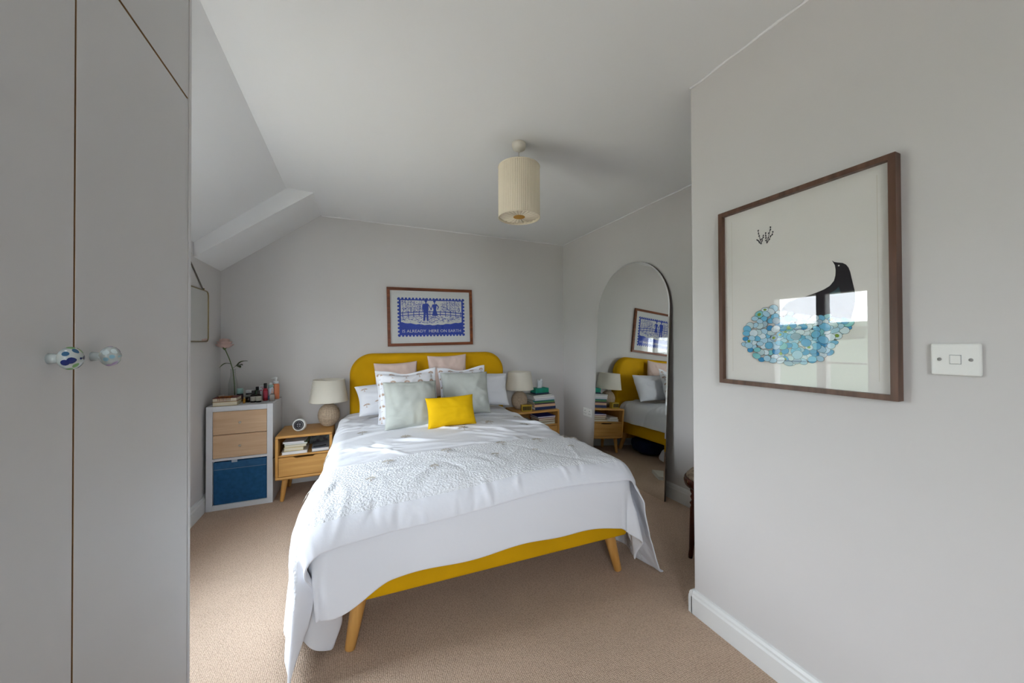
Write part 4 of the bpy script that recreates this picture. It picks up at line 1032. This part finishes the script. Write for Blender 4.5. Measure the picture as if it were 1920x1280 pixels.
def socket():
    S = thing('wall_socket', 'white double plug socket low on the wall beside the mirror', 'socket', (XM, 3.175, .435))
    box('face_plate', (XM-.011, XM, 3.10, 3.25, .435, .521), white, S, .004, 3)
    for y in (3.135, 3.215):
        boxes('pin_holes', [(XM-.0115, XM-.0108, y-.004, y+.004, .49, .50), (XM-.0115, XM-.0108, y-.016, y-.008, .462, .468), (XM-.0115, XM-.0108, y+.008, y+.016, .462, .468)], black, S)
        box('switch_rocker', (XM-.0135, XM-.0105, y+.012, y+.022, .495, .512), white, S, .001)
socket()
def stool():
    c = (1.885, 1.40); S = thing('stool', 'dark wooden stool with round padded seat behind the wall corner', 'stool', (c[0], c[1], 0))
    pad = mat('stool_fabric', '#a89a86', .9, .1, var=.6, vscale=(40, 40, 40), col2='#6a5648')
    mesh('seat_frame', *lathe([(.150, .395), (.166, .402), (.170, .420), (.166, .440), (.156, .446)], 40), mahog, S, True)
    mesh('seat_cushion', *lathe([(.156, .444), (.154, .456), (.135, .476), (.09, .487), (0, .490)], 40), pad, S, True)
    for k in range(16):
        a = 2*math.pi*k/16; V, F = lathe([(.005, 0), (.004, .002), (0, .003)], 8)
        Mx = Matrix.Translation((.168*math.cos(a), .168*math.sin(a), .43))@Matrix.Rotation(a, 4, 'Z')@Matrix.Rotation(R(90), 4, 'Y')
        mesh('stud', [tuple(Mx@Vector(v)) for v in V], F, brass, S, True)
    prof = [(.011, 0), (.013, .02), (.012, .05), (.016, .10), (.021, .22), (.022, .28), (.017, .295), (.024, .31), (.014, .325), (.022, .345), (.015, .36), (.022, .375), (.022, .40)]
    for k in range(4):
        a = R(157+90*k); q = Vector((math.cos(a), math.sin(a), 0))
        V, F = lathe(prof, 16); V = [tuple(Vector(v)+q*(.128+.026*(1-v[2]/.4)**2)) for v in V]
        mesh('leg', V, F, mahog, S, True)
stool()
# small things on and near the floor
book('white notebook lying on the carpet between bed and arched mirror', (1.66, 2.52, .0005), .15, .21, .03, .5, '#e2ded4', None, 'back', 1)
def soft_bag(name, label, cat, loc, s, m, seed, rz=0):
    bm = bmesh.new(); bmesh.ops.create_cube(bm, size=2); bmesh.ops.subdivide_edges(bm, edges=bm.edges, cuts=7, use_grid_fill=True)
    rs = random.Random(seed)
    ph = [rs.uniform(0, 6) for k in range(6)]
    for v in bm.verts:
        x, y, z = v.co; k = 1/(1+(abs(x)**6+abs(y)**6+abs(z)**6)*.18)
        d = 1+.05*math.sin(5*x+ph[0])*math.sin(4*y+ph[1])+.04*math.sin(7*y+ph[2]+3*z)
        v.co = Vector((x*s[0]*k*d, y*s[1]*k*d, z*s[2]*k*d))
    zmin = min(v.co.z for v in bm.verts)
    for v in bm.verts: v.co.z -= zmin
    o = bm_obj(name, bm, m, None, True); o.location = loc; o.rotation_euler = (0, 0, rz); md = o.modifiers.new('smooth', 'SUBSURF'); md.levels = 1; md.render_levels = 1
    return tag(o, label, cat)
soft_bag('storage_bag', 'navy blue soft storage bag under the head of the bed', 'bag', (1.08, 3.25, .002), (.24, .20, .10), mat('navy_fabric', '#1d2547', .9, .1), 2, .1)
soft_bag('storage_bag', 'white soft storage bag under the middle of the bed', 'bag', (1.12, 2.62, .002), (.26, .38, .10), mat('white_bag_fabric', '#d9dadf', .9, .1), 3, -.05)
def cable():
    pts = [(-.5965, 3.26, .345), (-.595, 3.275, .345), (-.590, 3.29, .343), (-.584, 3.40, .33), (-.586, 3.55, .20), (-.586, 3.60, .02)]
    o = mesh('power_cable', *tube(pts, .003, 8), black, None, True); tag(o, 'thin black power cable between the cube unit and the nightstand', 'cable')
cable()
